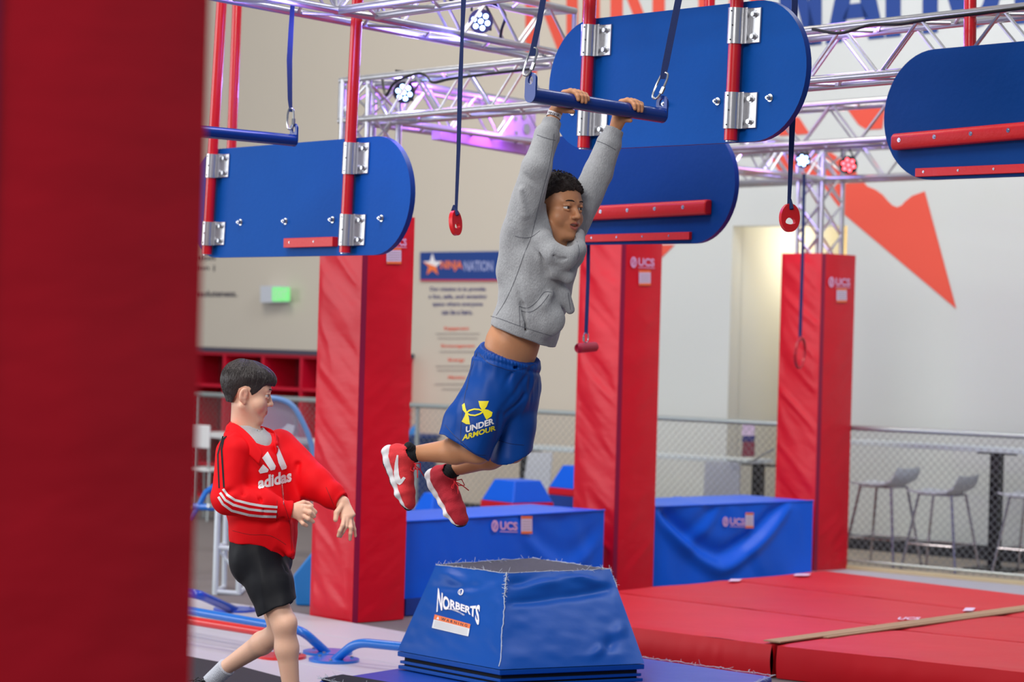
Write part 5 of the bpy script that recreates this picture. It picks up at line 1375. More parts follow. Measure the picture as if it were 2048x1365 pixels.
def face_parts(root, w, R, S, skull_gaze, teeth, brow_m, M_iris_=None):
    R = np.array(R); Sv = S; S = float(np.mean(S))
    for x in (-1, 1):
        c = Vector(w(x * .0295, .0735, .003)); r = .0122 * S
        vol = Vol(np.array(c) - r * 1.4, np.array(c) + r * 1.4, .0012); vol.ell(c, (r, r, r), None, 0)
        e = sculpt('eye', vol, M_eyew, root, 1)
        g = (Vector(R @ np.array([skull_gaze, 1.0, -.02]))).normalized()
        MB().tube([c + g * r * .80, c + g * r * .97, c + g * r * 1.04], [r * .52, r * .46, r * .12], 16).build('iris', M_iris, parent=e, smooth='all')
        bp = [Vector(w(x * a, y, z)) for a, y, z in ((.012, .0925, .0265), (.021, .0925, .0290), (.033, .0865, .0290), (.045, .0745, .0235))]
        MB().tube(bp, [.0016 * S, .0024 * S, .0023 * S, .0010 * S], 8).build('eyebrow', brow_m, parent=root, smooth='all')
        lp = [Vector(w(x * a, y, z)) for a, y, z in ((.0205, .0865, .0070), (.025, .0880, .0082), (.030, .0880, .0086), (.036, .0845, .0074), (.0410, .079, .005))]
        MB().tube(lp, [.0003 * S, .0006 * S, .0008 * S, .0007 * S, .0003 * S], 6).build('eyelashes', M_hair1, parent=root, smooth='all')
    if teeth:
        vol = Vol(np.array(w(0, .084, -.06)) - .03, np.array(w(0, .084, -.06)) + .03, .0015); vol.ell(w(0, .0735, -.0565), np.array([.021, .0125, .0045]) * S, R, 0)
        sculpt('upper_teeth', vol, M_teeth, root, 1)
        vol = Vol(np.array(w(0, .08, -.066)) - .03, np.array(w(0, .08, -.066)) + .03, .0015); vol.ell(w(0, .070, -.068), np.array([.016, .010, .006]) * S, R, 0)
        sculpt('tongue', vol, mat('dark_pink', (130, 50, 56), .5), root, 1)
def lip_tint(w, R, S, c, yoff=0, opn=True):
    R = np.array(R); c = np.array(c)
    def f(vs):
        q = (vs - c) @ R / S
        d = ((q[:, 0] / .024) ** 2 + ((q[:, 1] - .093) / .014) ** 2 + ((q[:, 2] + (.0630)) / (.0155 if opn else .0105)) ** 2)
        ear = np.exp(-(((np.abs(q[:, 0]) - .08) / .012) ** 2 + ((q[:, 1] + .012) / .02) ** 2 + ((q[:, 2] + .012) / .03) ** 2)) * .35
        ck = np.exp(-(((np.abs(q[:, 0]) - .038) / .018) ** 2 + ((q[:, 1] - .07) / .025) ** 2 + ((q[:, 2] + .03) / .02) ** 2)) * .18
        return np.clip(np.clip((1.1 - d) * 2.2, 0, .85) + ear + ck, 0, 1)
    return f
def shoe(root, name, org, R, mu, S=1.0, lace=M_lace):
    """R columns: toe direction, lateral, up; returns parts"""
    R = np.array(R); org = np.array(org); w = lambda x, y, z: org + R @ (np.array([x, y, z]) * S)
    m_ = .19 * S
    V = Vol(org - m_, org + m_, .0026)
    xd = R[:, 1]
    V.loft([(w(-.090, 0, .050), (.028 * S, .036 * S)), (w(-.055, 0, .048), (.033 * S, .040 * S)), (w(0, 0, .044), (.036 * S, .034 * S)), (w(.055, -.002, .036), (.040 * S, .025 * S)), (w(.098, -.004, .031), (.034 * S, .018 * S))], xd, .012)
    V.cap(w(-.068, 0, .05), w(-.066, 0, .088), .034 * S, .034 * S, .012); V.cap(w(-.020, 0, .060), w(-.05, 0, .094), .024 * S, .020 * S, .012)
    V.cap(w(-.066, 0, .10), w(-.066, 0, .075), .0285 * S, .026 * S, .003, 's')
    V.cut(w(-.06, 0, .105), R @ np.array([.15, 0, 1]), w(-.06, 0, .12), .06 * S)
    V.disp(lambda p: .0018 * nz((p - org) @ R * np.array([70, 18, 40]), 4) + .001 * nz((p - org) @ R * 60, 9))
    up = sculpt(name, V, mu, root, 2, key=name + str(len(SURF)))
    ukey = list(SURF)[-1]
    V = Vol(org - m_, org + m_, .0026)
    V.loft([(w(-.100, 0, .020), (.030 * S, .018 * S)), (w(-.055, 0, .016), (.037 * S, .020 * S)), (w(0, 0, .014), (.035 * S, .017 * S)), (w(.055, -.002, .015), (.043 * S, .015 * S)), (w(.108, -.004, .022), (.032 * S, .011 * S))], xd, .012)
    V.loft([(w(-.106, 0, .030), (.024 * S, .016 * S)), (w(-.08, 0, .022), (.034 * S, .016 * S))], xd, .012)
    V.disp(lambda p: .0015 * np.sin(((p - org) @ R)[:, 0] * 160) * (np.abs(((p - org) @ R)[:, 2] - .012) < .02))
    so = sculpt('sole', V, None, up, 2, mats=[M_sole, M_out], matfn=lambda c: (((c - org) @ R)[:, 2] < .006 * S + np.clip((((c - org) @ R)[:, 0] - .07) * .5, 0, 1)))
    lm = MB()
    for k in range(5):
        x = -.018 + k * .018; z = .083 - k * .0105
        lm.tube([Vector(w(x, -.022, z - .008)), Vector(w(x + .004, -.010, z)), Vector(w(x + .006, .010, z)), Vector(w(x, .022, z - .008))], .0026 * S, 6)
        lm.tube([Vector(w(x + .012, -.020, z - .012)), Vector(w(x - .004, .018, z - .002))], .0024 * S, 6)
    for sg in (-1, 1):
        b = (-.03, 0, .094)
        lm.tube([Vector(w(b[0], 0, b[2])), Vector(w(b[0] + .01, sg * .02, b[2] + .018)), Vector(w(b[0] + .03, sg * .032, b[2] + .005)), Vector(w(b[0] + .02, sg * .02, b[2] - .008)), Vector(w(b[0], 0, b[2]))], .002 * S, 6)
        lm.tube([Vector(w(b[0], 0, b[2])), Vector(w(b[0] + .03, sg * .012, b[2] + .012)), Vector(w(b[0] + .055, sg * .03, b[2] + .01))], .002 * S, 6)
    lm.build('laces', lace, parent=up, smooth='all')
    return up, ukey, w
# ============================================================ THE SWINGING BOY
D1 = 8.5
def Q(u, v, dy=0.0): return np.array(P(u, v, D1 + dy))
boy = empty('person', Vector(Q(1010, 760)), 'boy in grey hoodie and blue shorts hanging from a blue trapeze bar', 'person')
f1 = Vector((.80, -.60, 0)); r1 = Vector((-.60, -.80, 0))        # facing, his right
tor_up = Vector(Q(1090, 455)) - Vector(Q(1010, 740)); tor_up.normalize()
BRr = .026
bx = bdv; bfw = Vector((0, -1, 0)); bfw = (bfw - bx * bfw.dot(bx)).normalized(); bup = bx.cross(bfw); bup = bup if bup.z > 0 else -bup
def bar_at(u):
    lo_, hi_ = -.1, 1.1
    for _ in range(40):
        t = (lo_ + hi_) / 2; p = bL.lerp(bR, t) - CAM; uu = 1024 + F * p.dot(RV) / p.y
        if uu < u: lo_ = t
        else: hi_ = t
    return bL.lerp(bR, t)
def grip_hand(V, us, wrist, elbow_dir, lag, thumb_s):
    """fingers over the top of the bar; us: pixel columns of the four fingers, index first = nearest the thumb"""
    tips = []
    mcps = []
    for i, u in enumerate(us):
        c = bar_at(u); rr = [.0085, .0088, .0084, .0074][i]; Rr = BRr + rr * .82
        path = []
        for ph, ds, q in ((168, -lag, 1.12), (128, -lag * .55, 1.08), (92, -lag * .2, 1.03), (58, 0, 1.0), (30, .0, 1.0), (8 + (i == 3) * 10 - (i in (1, 2)) * 8, 0, 1.0)):
            a = math.radians(ph); path.append(np.array(c + bx * ds + (bfw * math.cos(a) + bup * math.sin(a)) * Rr * q))
        V.chain(path, [rr * 1.2, rr * 1.12, rr * 1.06, rr, rr * .95, rr * .82], .004); mcps.append(path[0])
        V.ell(path[2], (rr * 1.12,) * 3, None, .004)
    wr = np.array(wrist); mc = np.mean(mcps, 0)
    for p in mcps:
        V.cap(wr * .35 + p * .65, p, .013, .0105, .012); V.cap(wr, wr * .35 + p * .65, .0165, .013, .012)
    # thumb runs along the back underside of the bar
    c = bar_at(us[0]) - bx * lag; a1, a2, a3 = [math.radians(x) for x in (215, 240, 275)]
    pt = [wr * .6 + mcps[0] * .4, np.array(c + bx * .0 + (bfw * math.cos(a1) + bup * math.sin(a1)) * (BRr + .012)), np.array(c + bx * .018 + (bfw * math.cos(a2) + bup * math.sin(a2)) * (BRr + .010)), np.array(c + bx * .036 + (bfw * math.cos(a3) + bup * math.sin(a3)) * (BRr + .0085))]
    V.chain(pt, [.015, .012, .0095, .008], .006)
wR = Q(1110, 226, -.045); wL = Q(1236, 243, .125)
body = Vol(Q(760, 1060, -.30) - .0, Q(1300, 150, .34), .0027)
lo = np.minimum(Q(765, 960, -.27), Q(765, 150, -.27)); hi = np.maximum(Q(1285, 150, .30), Q(1285, 150, .30)); 
body = Vol(lo, hi, .0027)
grip_hand(body, (1143, 1150.5, 1157.5, 1163.5), wR, None, .030, 0)
grip_hand(body, (1256, 1263, 1269.5, 1274.5), wL, None, .024, 0)
elR, elL = Q(1072, 335, -.13), Q(1196, 345, .13)
shR, shL = Q(1045, 450, -.08), Q(1143, 452, .10)
body.cap(wR, elR, .0205, .032, .012); body.cap(elR, shR, .032, .038, .012)
body.cap(wL, elL, .0205, .032, .012); body.cap(elL, shL, .032, .038, .012)
# trunk
body.loft([(Q(1092, 470, .0), (.115, .065)), (Q(1080, 530, .0), (.11, .078)), (Q(1052, 620, .0), (.098, .076)), (Q(1024, 690, .0), (.100, .080)), (Q(1010, 740, .0), (.100, .078))], np.array(r1), .02)
body.cap(Q(1106, 485, .02), Q(1114, 440, .03), .044, .042, .02)
nav = Q(1062, 687, -.0) ; hv = None
# legs
hipR, knR, anR = Q(985, 775, -.03), Q(955, 899, -.10), Q(828, 908, .0)
hipL, knL, anL = Q(1035, 775, .07), Q(1022, 898, .01), Q(902, 940, .16)
for h_, k_, a_ in ((hipR, knR, anR), (hipL, knL, anL)):
    body.cap(h_, k_, .060, .048, .02); body.cap(k_, k_ + (a_ - k_) * .35, .042, .044, .02)
    body.cap(k_ + (a_ - k_) * .35, a_, .043, .026, .02)
    pk = k_ + np.array([.012, -.022, -.010]); body.ell(pk, (.030, .028, .034), None, .018)   # kneecap
head_c = Q(1113, 418, .02); Sc = np.array([1.07, .99, .93])
Rh = frame((.72, -.69, -.02), (.02, 0, 1)); Rh = np.array(Rh)
# columns must be (left, forward, up): left of the person
wH = head(body, head_c, Rh, Sc, True, ear=True)
# navel
_d = Vector(Q(1062, 687)) - CAM
body.ell(Q(1063, 687, -.083), (.006, .02, .010), None, .006, 's')
sk1 = sculpt('body', body, M_skin1, boy, 2, tint=lip_tint(wH, Rh, Sc, head_c), key='b1')
face_parts(boy, wH, Rh, Sc, .05, True, M_hair1)
# curly hair
HV = Vol(head_c - .16, head_c + .17, .0027)
rs = np.random.RandomState(4); Rn = np.array(Rh)
def hairline(x, y):   # lowest hair height for a skull point
    if y > .045: return .072 - .25 * abs(x) * 1.0
    if y > -.010: return .072 - (.045 - y) / .055 * .062 - .15 * abs(x)
    return .000 - min(1, (-.010 - y) / .06) * .050
pts_ = []
for _ in range(5200):
    v = rs.normal(size=3); v /= np.linalg.norm(v); p = np.array([0, -.012, .038]) + v * np.array([.076, .092, .080])
    if p[2] > hairline(p[0], p[1]): pts_.append((p, v))
HV.ell(wH(0, -.012, .044), np.array([.0770, .0935, .0815]) * Sc, Rn, .004)
for k in range(-20, 21):   # remove cap below the hairline
    pass
def hair_cut(V, w, R, S, c, fn, m_=.0):
    I = np.argwhere(V.D < .03); p = V.lo + I * V.h; q = (p - np.array(c)) @ R / S
    hl = np.array([fn(a, b) for a, b in q[:, :2]]) - m_
    d = (hl - q[:, 2]) * float(np.mean(S)); dd = V.D[I[:, 0], I[:, 1], I[:, 2]]; V.D[I[:, 0], I[:, 1], I[:, 2]] = np.maximum(dd, d.astype(np.float32))
hair_cut(HV, wH, Rn, Sc, head_c, hairline)
for p, v in pts_[:1300]:
    top = max(0, v[2]); o_ = (.001 + .011 * top ** .7 + .003 * max(0, v[1])) * rs.uniform(.5, 1.15); r_ = rs.uniform(.0055, .0095)
    HV.ell(wH(*(p + v * o_)), (r_,) * 3, None, .002)
    if top > .2: HV.ell(wH(*(p + v * o_ * .45)), (r_ * 1.1,) * 3, None, .003)
hair = sculpt('hair', HV, M_hair1, boy, 1)
cm_ = MB()
for p, v in rs.permutation(np.array(pts_, dtype=object))[:900]:
    p = np.array(p, float); v = np.array(v, float); top = max(0, v[2]); base = Vector(wH(*(p + v * (.006 + .016 * top ** .7)))); n_ = Vector(Rn @ v); a_ = n_.orthogonal().normalized(); b_ = n_.cross(a_); ph = rs.uniform(0, 6.28); r_ = rs.uniform(.0015, .003)
    cm_.tube([base + n_ * (k * .0017) + (a_ * math.cos(ph + k * 1.1) + b_ * math.sin(ph + k * 1.1)) * r_ for k in range(4)], [.0013, .0013, .0011, .0005], 3, caps=False)
co_ = cm_.build('hair_curls', M_hair1, parent=hair); co_['kind'] = 'stuff'

# ---- hoodie
lo = np.minimum(Q(955, 715, -.25), Q(955, 210, -.25)); hi = np.maximum(Q(1260, 220, .28), Q(1260, 715, .28))
H = Vol(lo, hi, .0033)
H.loft([(Q(1092, 455, .01), (.128, .082)), (Q(1083, 520, 0), (.142, .106)), (Q(1070, 590, 0), (.136, .104)), (Q(1053, 650, 0), (.130, .100)), (Q(1044, 685, 0), (.130, .100))], np.array(r1), .02)
for s_, e_, w_, ra in ((shR, elR, wR, (.060, .050, .043, .034)), (shL, elL, wL, (.058, .047, .040, .033))):
    cu = w_ + (e_ - w_) * .10; cu2 = w_ + (e_ - w_) * .42
    H.cap(s_, e_, ra[0], ra[1], .03); H.cap(e_, cu2, ra[1], ra[2], .012); H.cap(cu2, cu2 + (cu - cu2) * .25, ra[2] + .001, ra[3], .006); H.cap(cu2 + (cu - cu2) * .22, cu, ra[3], ra[3] - .002, .002)
# armpit fullness
H.cap(Q(1040, 470, -.05), Q(1022, 540, -.04), .055, .05, .04)
H.ell(Q(1035, 480, -.06), (.05, .05, .06), None, .03)
# hood bundle round the neck: cowl in front, gathered hood at the back
H.chain([Q(1078, 452, -.05), Q(1086, 480, -.12), Q(1104, 508, -.14), Q(1130, 518, -.13), Q(1152, 500, -.08), Q(1158, 470, 0)], [.020, .026, .030, .030, .028, .020], .03)
H.chain([Q(1080, 440, -.02), Q(1075, 440, .06), Q(1110, 450, .13)], [.03, .04, .03], .02)
H.chain([Q(1090, 500, -.13), Q(1108, 545, -.125), Q(1136, 556, -.11), Q(1158, 520, -.06)], [.010, .015, .015, .010], .026)
H.chain([Q(1094, 500, -.13), Q(1112, 530, -.145), Q(1138, 534, -.125)], [.006, .007, .005], .012, 's')
H.chain([Q(1083, 500, -.14), Q(1092, 545, -.135), Q(1112, 580, -.13), Q(1140, 583, -.12)], [.006, .009, .009, .006], .016, 's')
H.chain([Q(1100, 505, -.17), Q(1116, 520, -.175), Q(1140, 515, -.16)], [.004, .006, .004], .008, 's')
# neck opening
H.cap(Q(1122, 430, -.04), Q(1122, 492, -.045), .062, .044, .010, 's')
H.cap(Q(1130, 490, -.10), Q(1132, 508, -.11), .026, .018, .010, 's')
# hem: tilted cut, ribbed band
n_h = Vector(UV * -1 + RV * (-.40) + Vector((0, .1, 0))).normalized()
H.cut(Q(1040, 668, 0), n_h, Q(1030, 740, 0), .19, .004)
H.loft([(Q(1052, 640, 0), (.112, .082)), (Q(1036, 720, 0), (.118, .088))], np.array(r1), .004, 's')
# pocket pouch and folds
H.chain([Q(1050, 640, -.10), Q(1085, 610, -.115), Q(1100, 590, -.11)], [.008, .010, .008], .02)
H.ell(Q(1095, 640, -.085), (.055, .040, .055), None, .03)
H.cap(Q(1128, 590, -.06), Q(1140, 620, -.05), .02, .016, .02)
for pp, rr in (([Q(1030, 560, -.13), Q(1045, 610, -.12), Q(1052, 660, -.11)], .005), ([Q(1070, 540, -.15), Q(1066, 600, -.15)], .006), ([Q(1052, 490, -.15), Q(1085, 520, -.15)], .005),
               ([Q(1050, 350, -.17), Q(1075, 372, -.17)], .004), ([Q(1050, 400, -.18), Q(1075, 430, -.17)], .005), ([Q(1066, 380, -.18), Q(1072, 440, -.16)], .005), ([Q(1120, 640, -.13), Q(1100, 670, -.13)], .005)):
    H.chain(pp, rr, .014, 's')
for pp, rr in (([Q(1042, 380, -.16), Q(1050, 430, -.15)], .006),):
    H.chain(pp, rr, .016)
for w_, e_ in ((wR, elR), (wL, elL)):
    a_ = w_ + (e_ - w_) * .15; d_ = (e_ - w_) / np.linalg.norm(e_ - w_); H.cut(a_, -d_, a_ - d_ * .03, .045, .002); H.cap(a_ - d_ * .02, a_ + d_ * .012, .026, .026, .002, 's')
def cloth(seed, A=1.0, st=(1, 1, 1)):
    def f(p):
        q = p * np.array(st); w1 = nz(q * 9, seed); rid = 1 - 2 * np.abs(nz(q * np.array([13, 13, 9]) + .5 * w1[:, None], seed + 3))
        return A * (.0035 * rid + .003 * w1 + .0012 * nz(q * 38, seed + 7))
    return f
H.disp(cloth(11, .9, (1, 1, .7)))
hd = sculpt('hoodie', H, M_hood, boy, 2, key='hood')
seam('stitched_seam', 'hood', [[(1063, 474), (1048, 510), (1030, 560), (1012, 600), (993, 631)], [(1030, 472), (1045, 476), (1063, 474), (1080, 462)], [(1108, 268), (1104, 300), (1096, 340), (1080, 400), (1063, 474)],
     [(978, 632), (1000, 638), (1038, 652), (1075, 664), (1104, 672)], [(1038, 613), (1040, 652)], [(1038, 613), (1056, 616), (1074, 603), (1088, 585), (1103, 585)], [(1042, 622), (1062, 624), (1082, 610), (1098, 589)], [(1136, 586), (1141, 620)],
     [(1074, 270), (1090, 276), (1110, 281)], [(1194, 282), (1212, 289), (1231, 300)], [(1150, 470), (1158, 500), (1154, 520)]], M_hoodd, hd, r=.0010)
# wristband
wd1 = wR + (elR - wR) * -.02; dr = Vector(elR - wR).normalized(); ax_ = dr.orthogonal().normalized(); ay_ = dr.cross(ax_)
bnd = Vector(wR + (elR - wR) * .045); rr = .0245
mbw = MB(); n = 36
for r_, a_, b_ in ((rr, -.0115, .0115), (rr - .002, .0115, -.0115)):
    mbw.add([bnd + dr * s_ + (ax_ * math.cos(2 * PI * k / n) + ay_ * math.sin(2 * PI * k / n)) * r_ for s_ in (a_, b_) for k in range(n)], [(k, (k + 1) % n, n + (k + 1) % n, n + k) for k in range(n)])
wb_ = mbw.build('wristband', M_inkw, parent=boy, smooth=True)
SURF['wb'] = BVHTree.FromPolygons([v for v in mbw.v], mbw.f)
c0_ = Vector(bnd); px0 = lambda p: (1024 + F * (p - CAM).dot(RV) / (p - CAM).y, HZ - F * (p - CAM).dot(UV) / (p - CAM).y)
wc = px0(c0_)
decal('wristband_lettering', 'wb', [ptext('NINJANA', [(wc[0] - 12, wc[1] - 2.5), (wc[0] + 9.5, wc[1] + 4.5), (wc[0] + 11, wc[1] - 2), (wc[0] - 10.5, wc[1] - 8.5)], .02)], M_ink, wb_, .0006, 4)

# ---- shorts
lo = np.minimum(Q(870, 935, -.28), Q(870, 640, -.28)); hi = np.maximum(Q(1100, 640, .26), Q(1100, 935, .26))
S1 = Vol(lo, hi, .0033)
S1.loft([(Q(1022, 695, 0), (.106, .088)), (Q(1012, 735, 0), (.128, .104)), (Q(1002, 790, 0), (.135, .112))], np.array(r1), .02)
S1.loft([(Q(985, 780, -.05), (.092, .085)), (Q(945, 850, -.10), (.094, .075)), (Q(925, 905, -.12), (.092, .070))], np.array((1, 0, 0)), .02)
S1.loft([(Q(1035, 780, .05), (.080, .085)), (Q(1028, 850, .02), (.072, .080)), (Q(1022, 920, .0), (.068, .078))], np.array((1, 0, 0)), .02)
S1.cap(Q(1002, 830, -.14), Q(996, 930, -.14), .004, .010, .02, 's')
# cuts: waist, hems
S1.cut(Q(1012, 703, 0), UV + RV * .38 + Vector((0, -.25, 0)), Q(1030, 650, 0), .2, .004)
nR = Vector(-UV * 1 - RV * .62).normalized(); S1.cut(Q(932, 893, -.1), nR, Q(905, 975, -.12), .185, .003)
nL_ = Vector(-UV * 1 + RV * .18).normalized(); S1.cut(Q(1022, 893, 0), nL_, Q(1035, 965, .03), .125, .003)
S1.cap(Q(948, 905, -.11), Q(925, 940, -.12), .052, .070, .004, 's'); S1.cap(Q(1023, 892, 0), Q(1018, 930, 0), .050, .058, .004, 's')
for pp, r_ in (([Q(935, 780, -.17), Q(975, 800, -.19), Q(1000, 830, -.18)], .006), ([Q(985, 745, -.15), Q(1010, 790, -.17)], .005), ([Q(1030, 735, -.10), Q(1000, 790, -.16)], .005), ([Q(1060, 745, -.08), Q(1010, 815, -.14)], .006), ([Q(960, 730, -.13), Q(990, 760, -.16), Q(1005, 780, -.17)], .006),
               ([Q(925, 770, -.15), Q(900, 850, -.18)], .006), ([Q(1050, 790, -.08), Q(1012, 830, -.12)], .005), ([Q(1050, 850, -.09), Q(1030, 880, -.09)], .004)):
    S1.chain(pp, r_, .014, 's')
def gather(p):
    q = (p - Q(1010, 715)); r = q @ np.array(r1); f = q @ np.array(f1); an = np.arctan2(f, r); u_ = q @ np.array(tor_up)
    wgt = np.exp(-((u_ + .0) / .03) ** 2)
    return .0016 * np.sin(an * 60) * wgt + .004 * nz(np.stack([an * 6, u_ * 14, an * 0], 1), 5) * np.exp(-((u_ + .07) / .06) ** 2) - .004 * np.exp(-((u_ + .022) / .006) ** 2)
S1.disp(gather); S1.disp(cloth(23, .9, (1, 1, .55)))
sh1 = sculpt('shorts', S1, M_short1, boy, 2, key='sh1')
seam('stitched_seam', 'sh1', [[(956, 700), (944, 735), (930, 790), (922, 850), (921, 890)], [(957, 705), (975, 725), (1000, 735), (1030, 742), (1072, 728)], [(940, 740), (934, 780)], [(890, 850), (905, 868), (925, 886), (950, 908), (972, 911)], [(993, 880), (1020, 888), (1048, 891)]], M_short1d, sh1)
cr = lambda *l: [(750 + x / 3.102, 640 + y / 3.102) for x, y in l]
M_yel = mat('yellow_print', (238, 222, 20), .5)
cp = lambda l: (l, [tuple(range(len(l)))])
decal('chest_print', 'sh1', [cp(cr((540, 530), (556, 518), (562, 550), (572, 578), (562, 582), (545, 562))), cp(cr((562, 578), (574, 578), (582, 605), (590, 650), (565, 648), (538, 632), (556, 598))),
     cp(cr((642, 505), (706, 505), (694, 536), (680, 556), (662, 560), (650, 540))), cp(cr((662, 560), (682, 556), (702, 560), (728, 575), (722, 600), (690, 622), (674, 590))),
     strip(cr((562, 582), (585, 565), (615, 556), (645, 558), (670, 568)), 3), strip(cr((563, 577), (590, 592), (620, 595), (650, 585), (672, 570)), 3),
     ptext('ARMOUR', [(924, 882.5), (991, 861), (991, 851), (926, 870.5)], .035)], M_yel, sh1).name = 'yellow_logo_print'
decal('white_logo_print', 'sh1', [ptext('UNDER', [(931.5, 866.5), (988, 848.5), (987, 836.5), (932, 854)], .035)], M_inkw, sh1)
# ---- shoes and socks
def side_frame(toe, up):
    toe = Vector(toe).normalized(); up = Vector(up); lat = up.cross(toe).normalized(); up = toe.cross(lat).normalized()
    return np.array(Matrix((toe, lat, up)).transposed())
def put_shoe(root, name, ank, toe, up, m, S=1.0, lace=M_lace):
    R = side_frame(toe, up); org = np.array(ank) - R @ (np.array([-.066, 0, .092]) * S); return shoe(root, name, org, R, m, S, lace), R
toeR = RV * .36 - UV * .93 + Vector((0, -.10, 0)); upR = RV * .93 + UV * .36 + Vector((0, -.35, 0))
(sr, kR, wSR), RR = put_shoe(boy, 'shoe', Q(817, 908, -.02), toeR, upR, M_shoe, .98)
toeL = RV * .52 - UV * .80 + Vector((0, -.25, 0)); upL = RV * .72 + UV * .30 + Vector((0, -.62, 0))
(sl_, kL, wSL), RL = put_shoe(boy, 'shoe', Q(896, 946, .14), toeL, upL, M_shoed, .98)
sr['label'] = 'coral red running shoe, toe down, farther back at left'
crn = lambda *l: [(760 + x / 6.827, 860 + y / 6.827) for x, y in l]
decal('swoosh_print', kR, [cp(crn((232, 345), (252, 350), (248, 470), (262, 620), (236, 735), (205, 690), (192, 590), (205, 450))), cp(crn((236, 735), (262, 620), (285, 680), (318, 642), (350, 662), (300, 735), (270, 757)))], M_inkw, sr, .0015, 4)
def sock(root, a, b, ra, rb, m, c=None):
    a = np.array(a); b = np.array(b); V = Vol(np.minimum(a, b) - .06, np.maximum(a, b) + .06, .0027); V.cap(a, b, ra, rb, .0)
    d = (a - b) / np.linalg.norm(a - b); V.cut(a, d, a + d * .05, .07, .003); V.disp(lambda p: .0012 * np.sin((p - a) @ d * 700)); return sculpt('sock', V, m, root, 1)
sk = sock(boy, anR + (knR - anR) * .04, Q(808, 914, -.02), .030, .026, M_sock); sock(boy, anR + (knR - anR) * .0, Q(818, 895, -.025), .024, .018, M_sock)
sock(boy, anL + (knL - anL) * .06, Q(892, 952, .14), .030, .026, M_sock)

# ============================================================ THE STANDING BOY
D2 = 9.3
def K(u, v, dy=0.0): return np.array(P(u, v, D2 + dy))
kid = empty('person', Vector((K(510, 1100)[0], D2, 0)), 'boy in red zip jacket and black shorts walking and looking right', 'person')
f2 = Vector((.84, -.54, 0)); r2 = Vector((-.54, -.84, 0))
hc2 = K(493, 785, 0); S2 = .955
Rh2 = np.array(frame((.975, .16, -.17), (.06, 0, 1)))
lo = np.minimum(K(375, 1465, -.30), K(375, 700, -.30)); hi = np.maximum(K(725, 1465, .62), K(725, 700, .62)); lo[2] = max(lo[2], .03)
B = Vol(lo, hi, .0029)
wH2 = head(B, hc2, Rh2, S2, False)
B.cap(K(486, 812, .0), K(484, 885, .02), .043, .046, .02); B.cap(K(497, 830, .0), K(503, 890, 0), .032, .042, .02)
B.loft([(K(508, 895, .0), (.12, .06)), (K(515, 960, 0), (.12, .08)), (K(520, 1040, 0), (.11, .08)), (K(522, 1100, 0), (.098, .075))], np.array(r2), .02)
s2R, e2R, w2R = K(466, 905, -.12), K(456, 996, -.16), K(588, 1022, -.12)
s2L, e2L, w2L = K(560, 893, .10), K(632, 968, .02), K(684, 1005, -.03)
for a_, b_, c_ in ((s2R, e2R, w2R), (s2L, e2L, w2L)):
    B.cap(a_, b_, .036, .032, .012); B.cap(b_, c_, .032, .023, .012)
h2R, k2R, a2R = K(512, 1115, -.07), K(568, 1248, -.12), K(586, 1410, -.08)
h2L, k2L, a2L = K(522, 1115, .09), K(562, 1262, .12), K(438, 1345, .42)
for h_, k_, a_ in ((h2R, k2R, a2R), (h2L, k2L, a2L)):
    B.cap(h_, k_, .056, .045, .02); B.cap(k_, k_ + (a_ - k_) * .30, .041, .042, .02); B.cap(k_ + (a_ - k_) * .30, a_, .042, .026, .02)
    B.ell(k_ + np.array([.016, -.016, .004]), (.028, .030, .034), None, .018)
def finger(V, pts, r):
    V.chain([np.array(p) for p in pts], [r * 1.1, r * 1.02, r * .95, r * .8][:len(pts)], .004)
# right hand: loosely curled, back of the hand to the camera
hk = K
B.ecap(w2R, hk(603, 1026, -.14), (.026, .018), (.034, .016), np.array(UV), .012)
for a_, b_, c_, r_ in (((606, 1013, -.135), (620, 1015, -.155), (631, 1025, -.145), .0085), ((608, 1022, -.145), (620, 1026, -.165), (628, 1033, -.15), .0088), ((606, 1032, -.145), (617, 1038, -.165), (626, 1044, -.15), .0084), ((600, 1041, -.135), (606, 1048, -.15), (613, 1052, -.14), .0075)):
    finger(B, (hk(*a_), hk(*b_), hk(*c_)), r_)
finger(B, (hk(595, 1010, -.12), hk(607, 1006, -.11), hk(616, 1008, -.10), hk(624, 1013, -.10)), .0095)
# left hand: fingers hanging
B.ecap(w2L, hk(696, 1034, -.06), (.025, .017), (.030, .013), np.array(RV), .012)
finger(B, (hk(683, 1012, -.05), hk(673, 1026, -.08), hk(671, 1040, -.09)), .0100)
for ps, r_ in (((( 688, 1036, -.07), (685, 1052, -.10), (680, 1062, -.105), (676, 1073, -.10)), .0080), (((694, 1040, -.07), (692, 1054, -.085), (686, 1064, -.085), (681, 1074, -.075)), .0078), (((700, 1040, -.06), (702, 1056, -.08), (701, 1068, -.08), (700, 1080, -.07)), .0080), (((702, 1034, -.045), (706, 1048, -.05), (709, 1060, -.05), (711, 1073, -.045)), .0070)):
    finger(B, [hk(*q) for q in ps], r_)
skb = sculpt('body', B, M_skin2, kid, 2, tint=lip_tint(wH2, Rh2, S2, hc2, opn=False), key='b2')
face_parts(kid, wH2, Rh2, S2, .0, False, M_hair2)
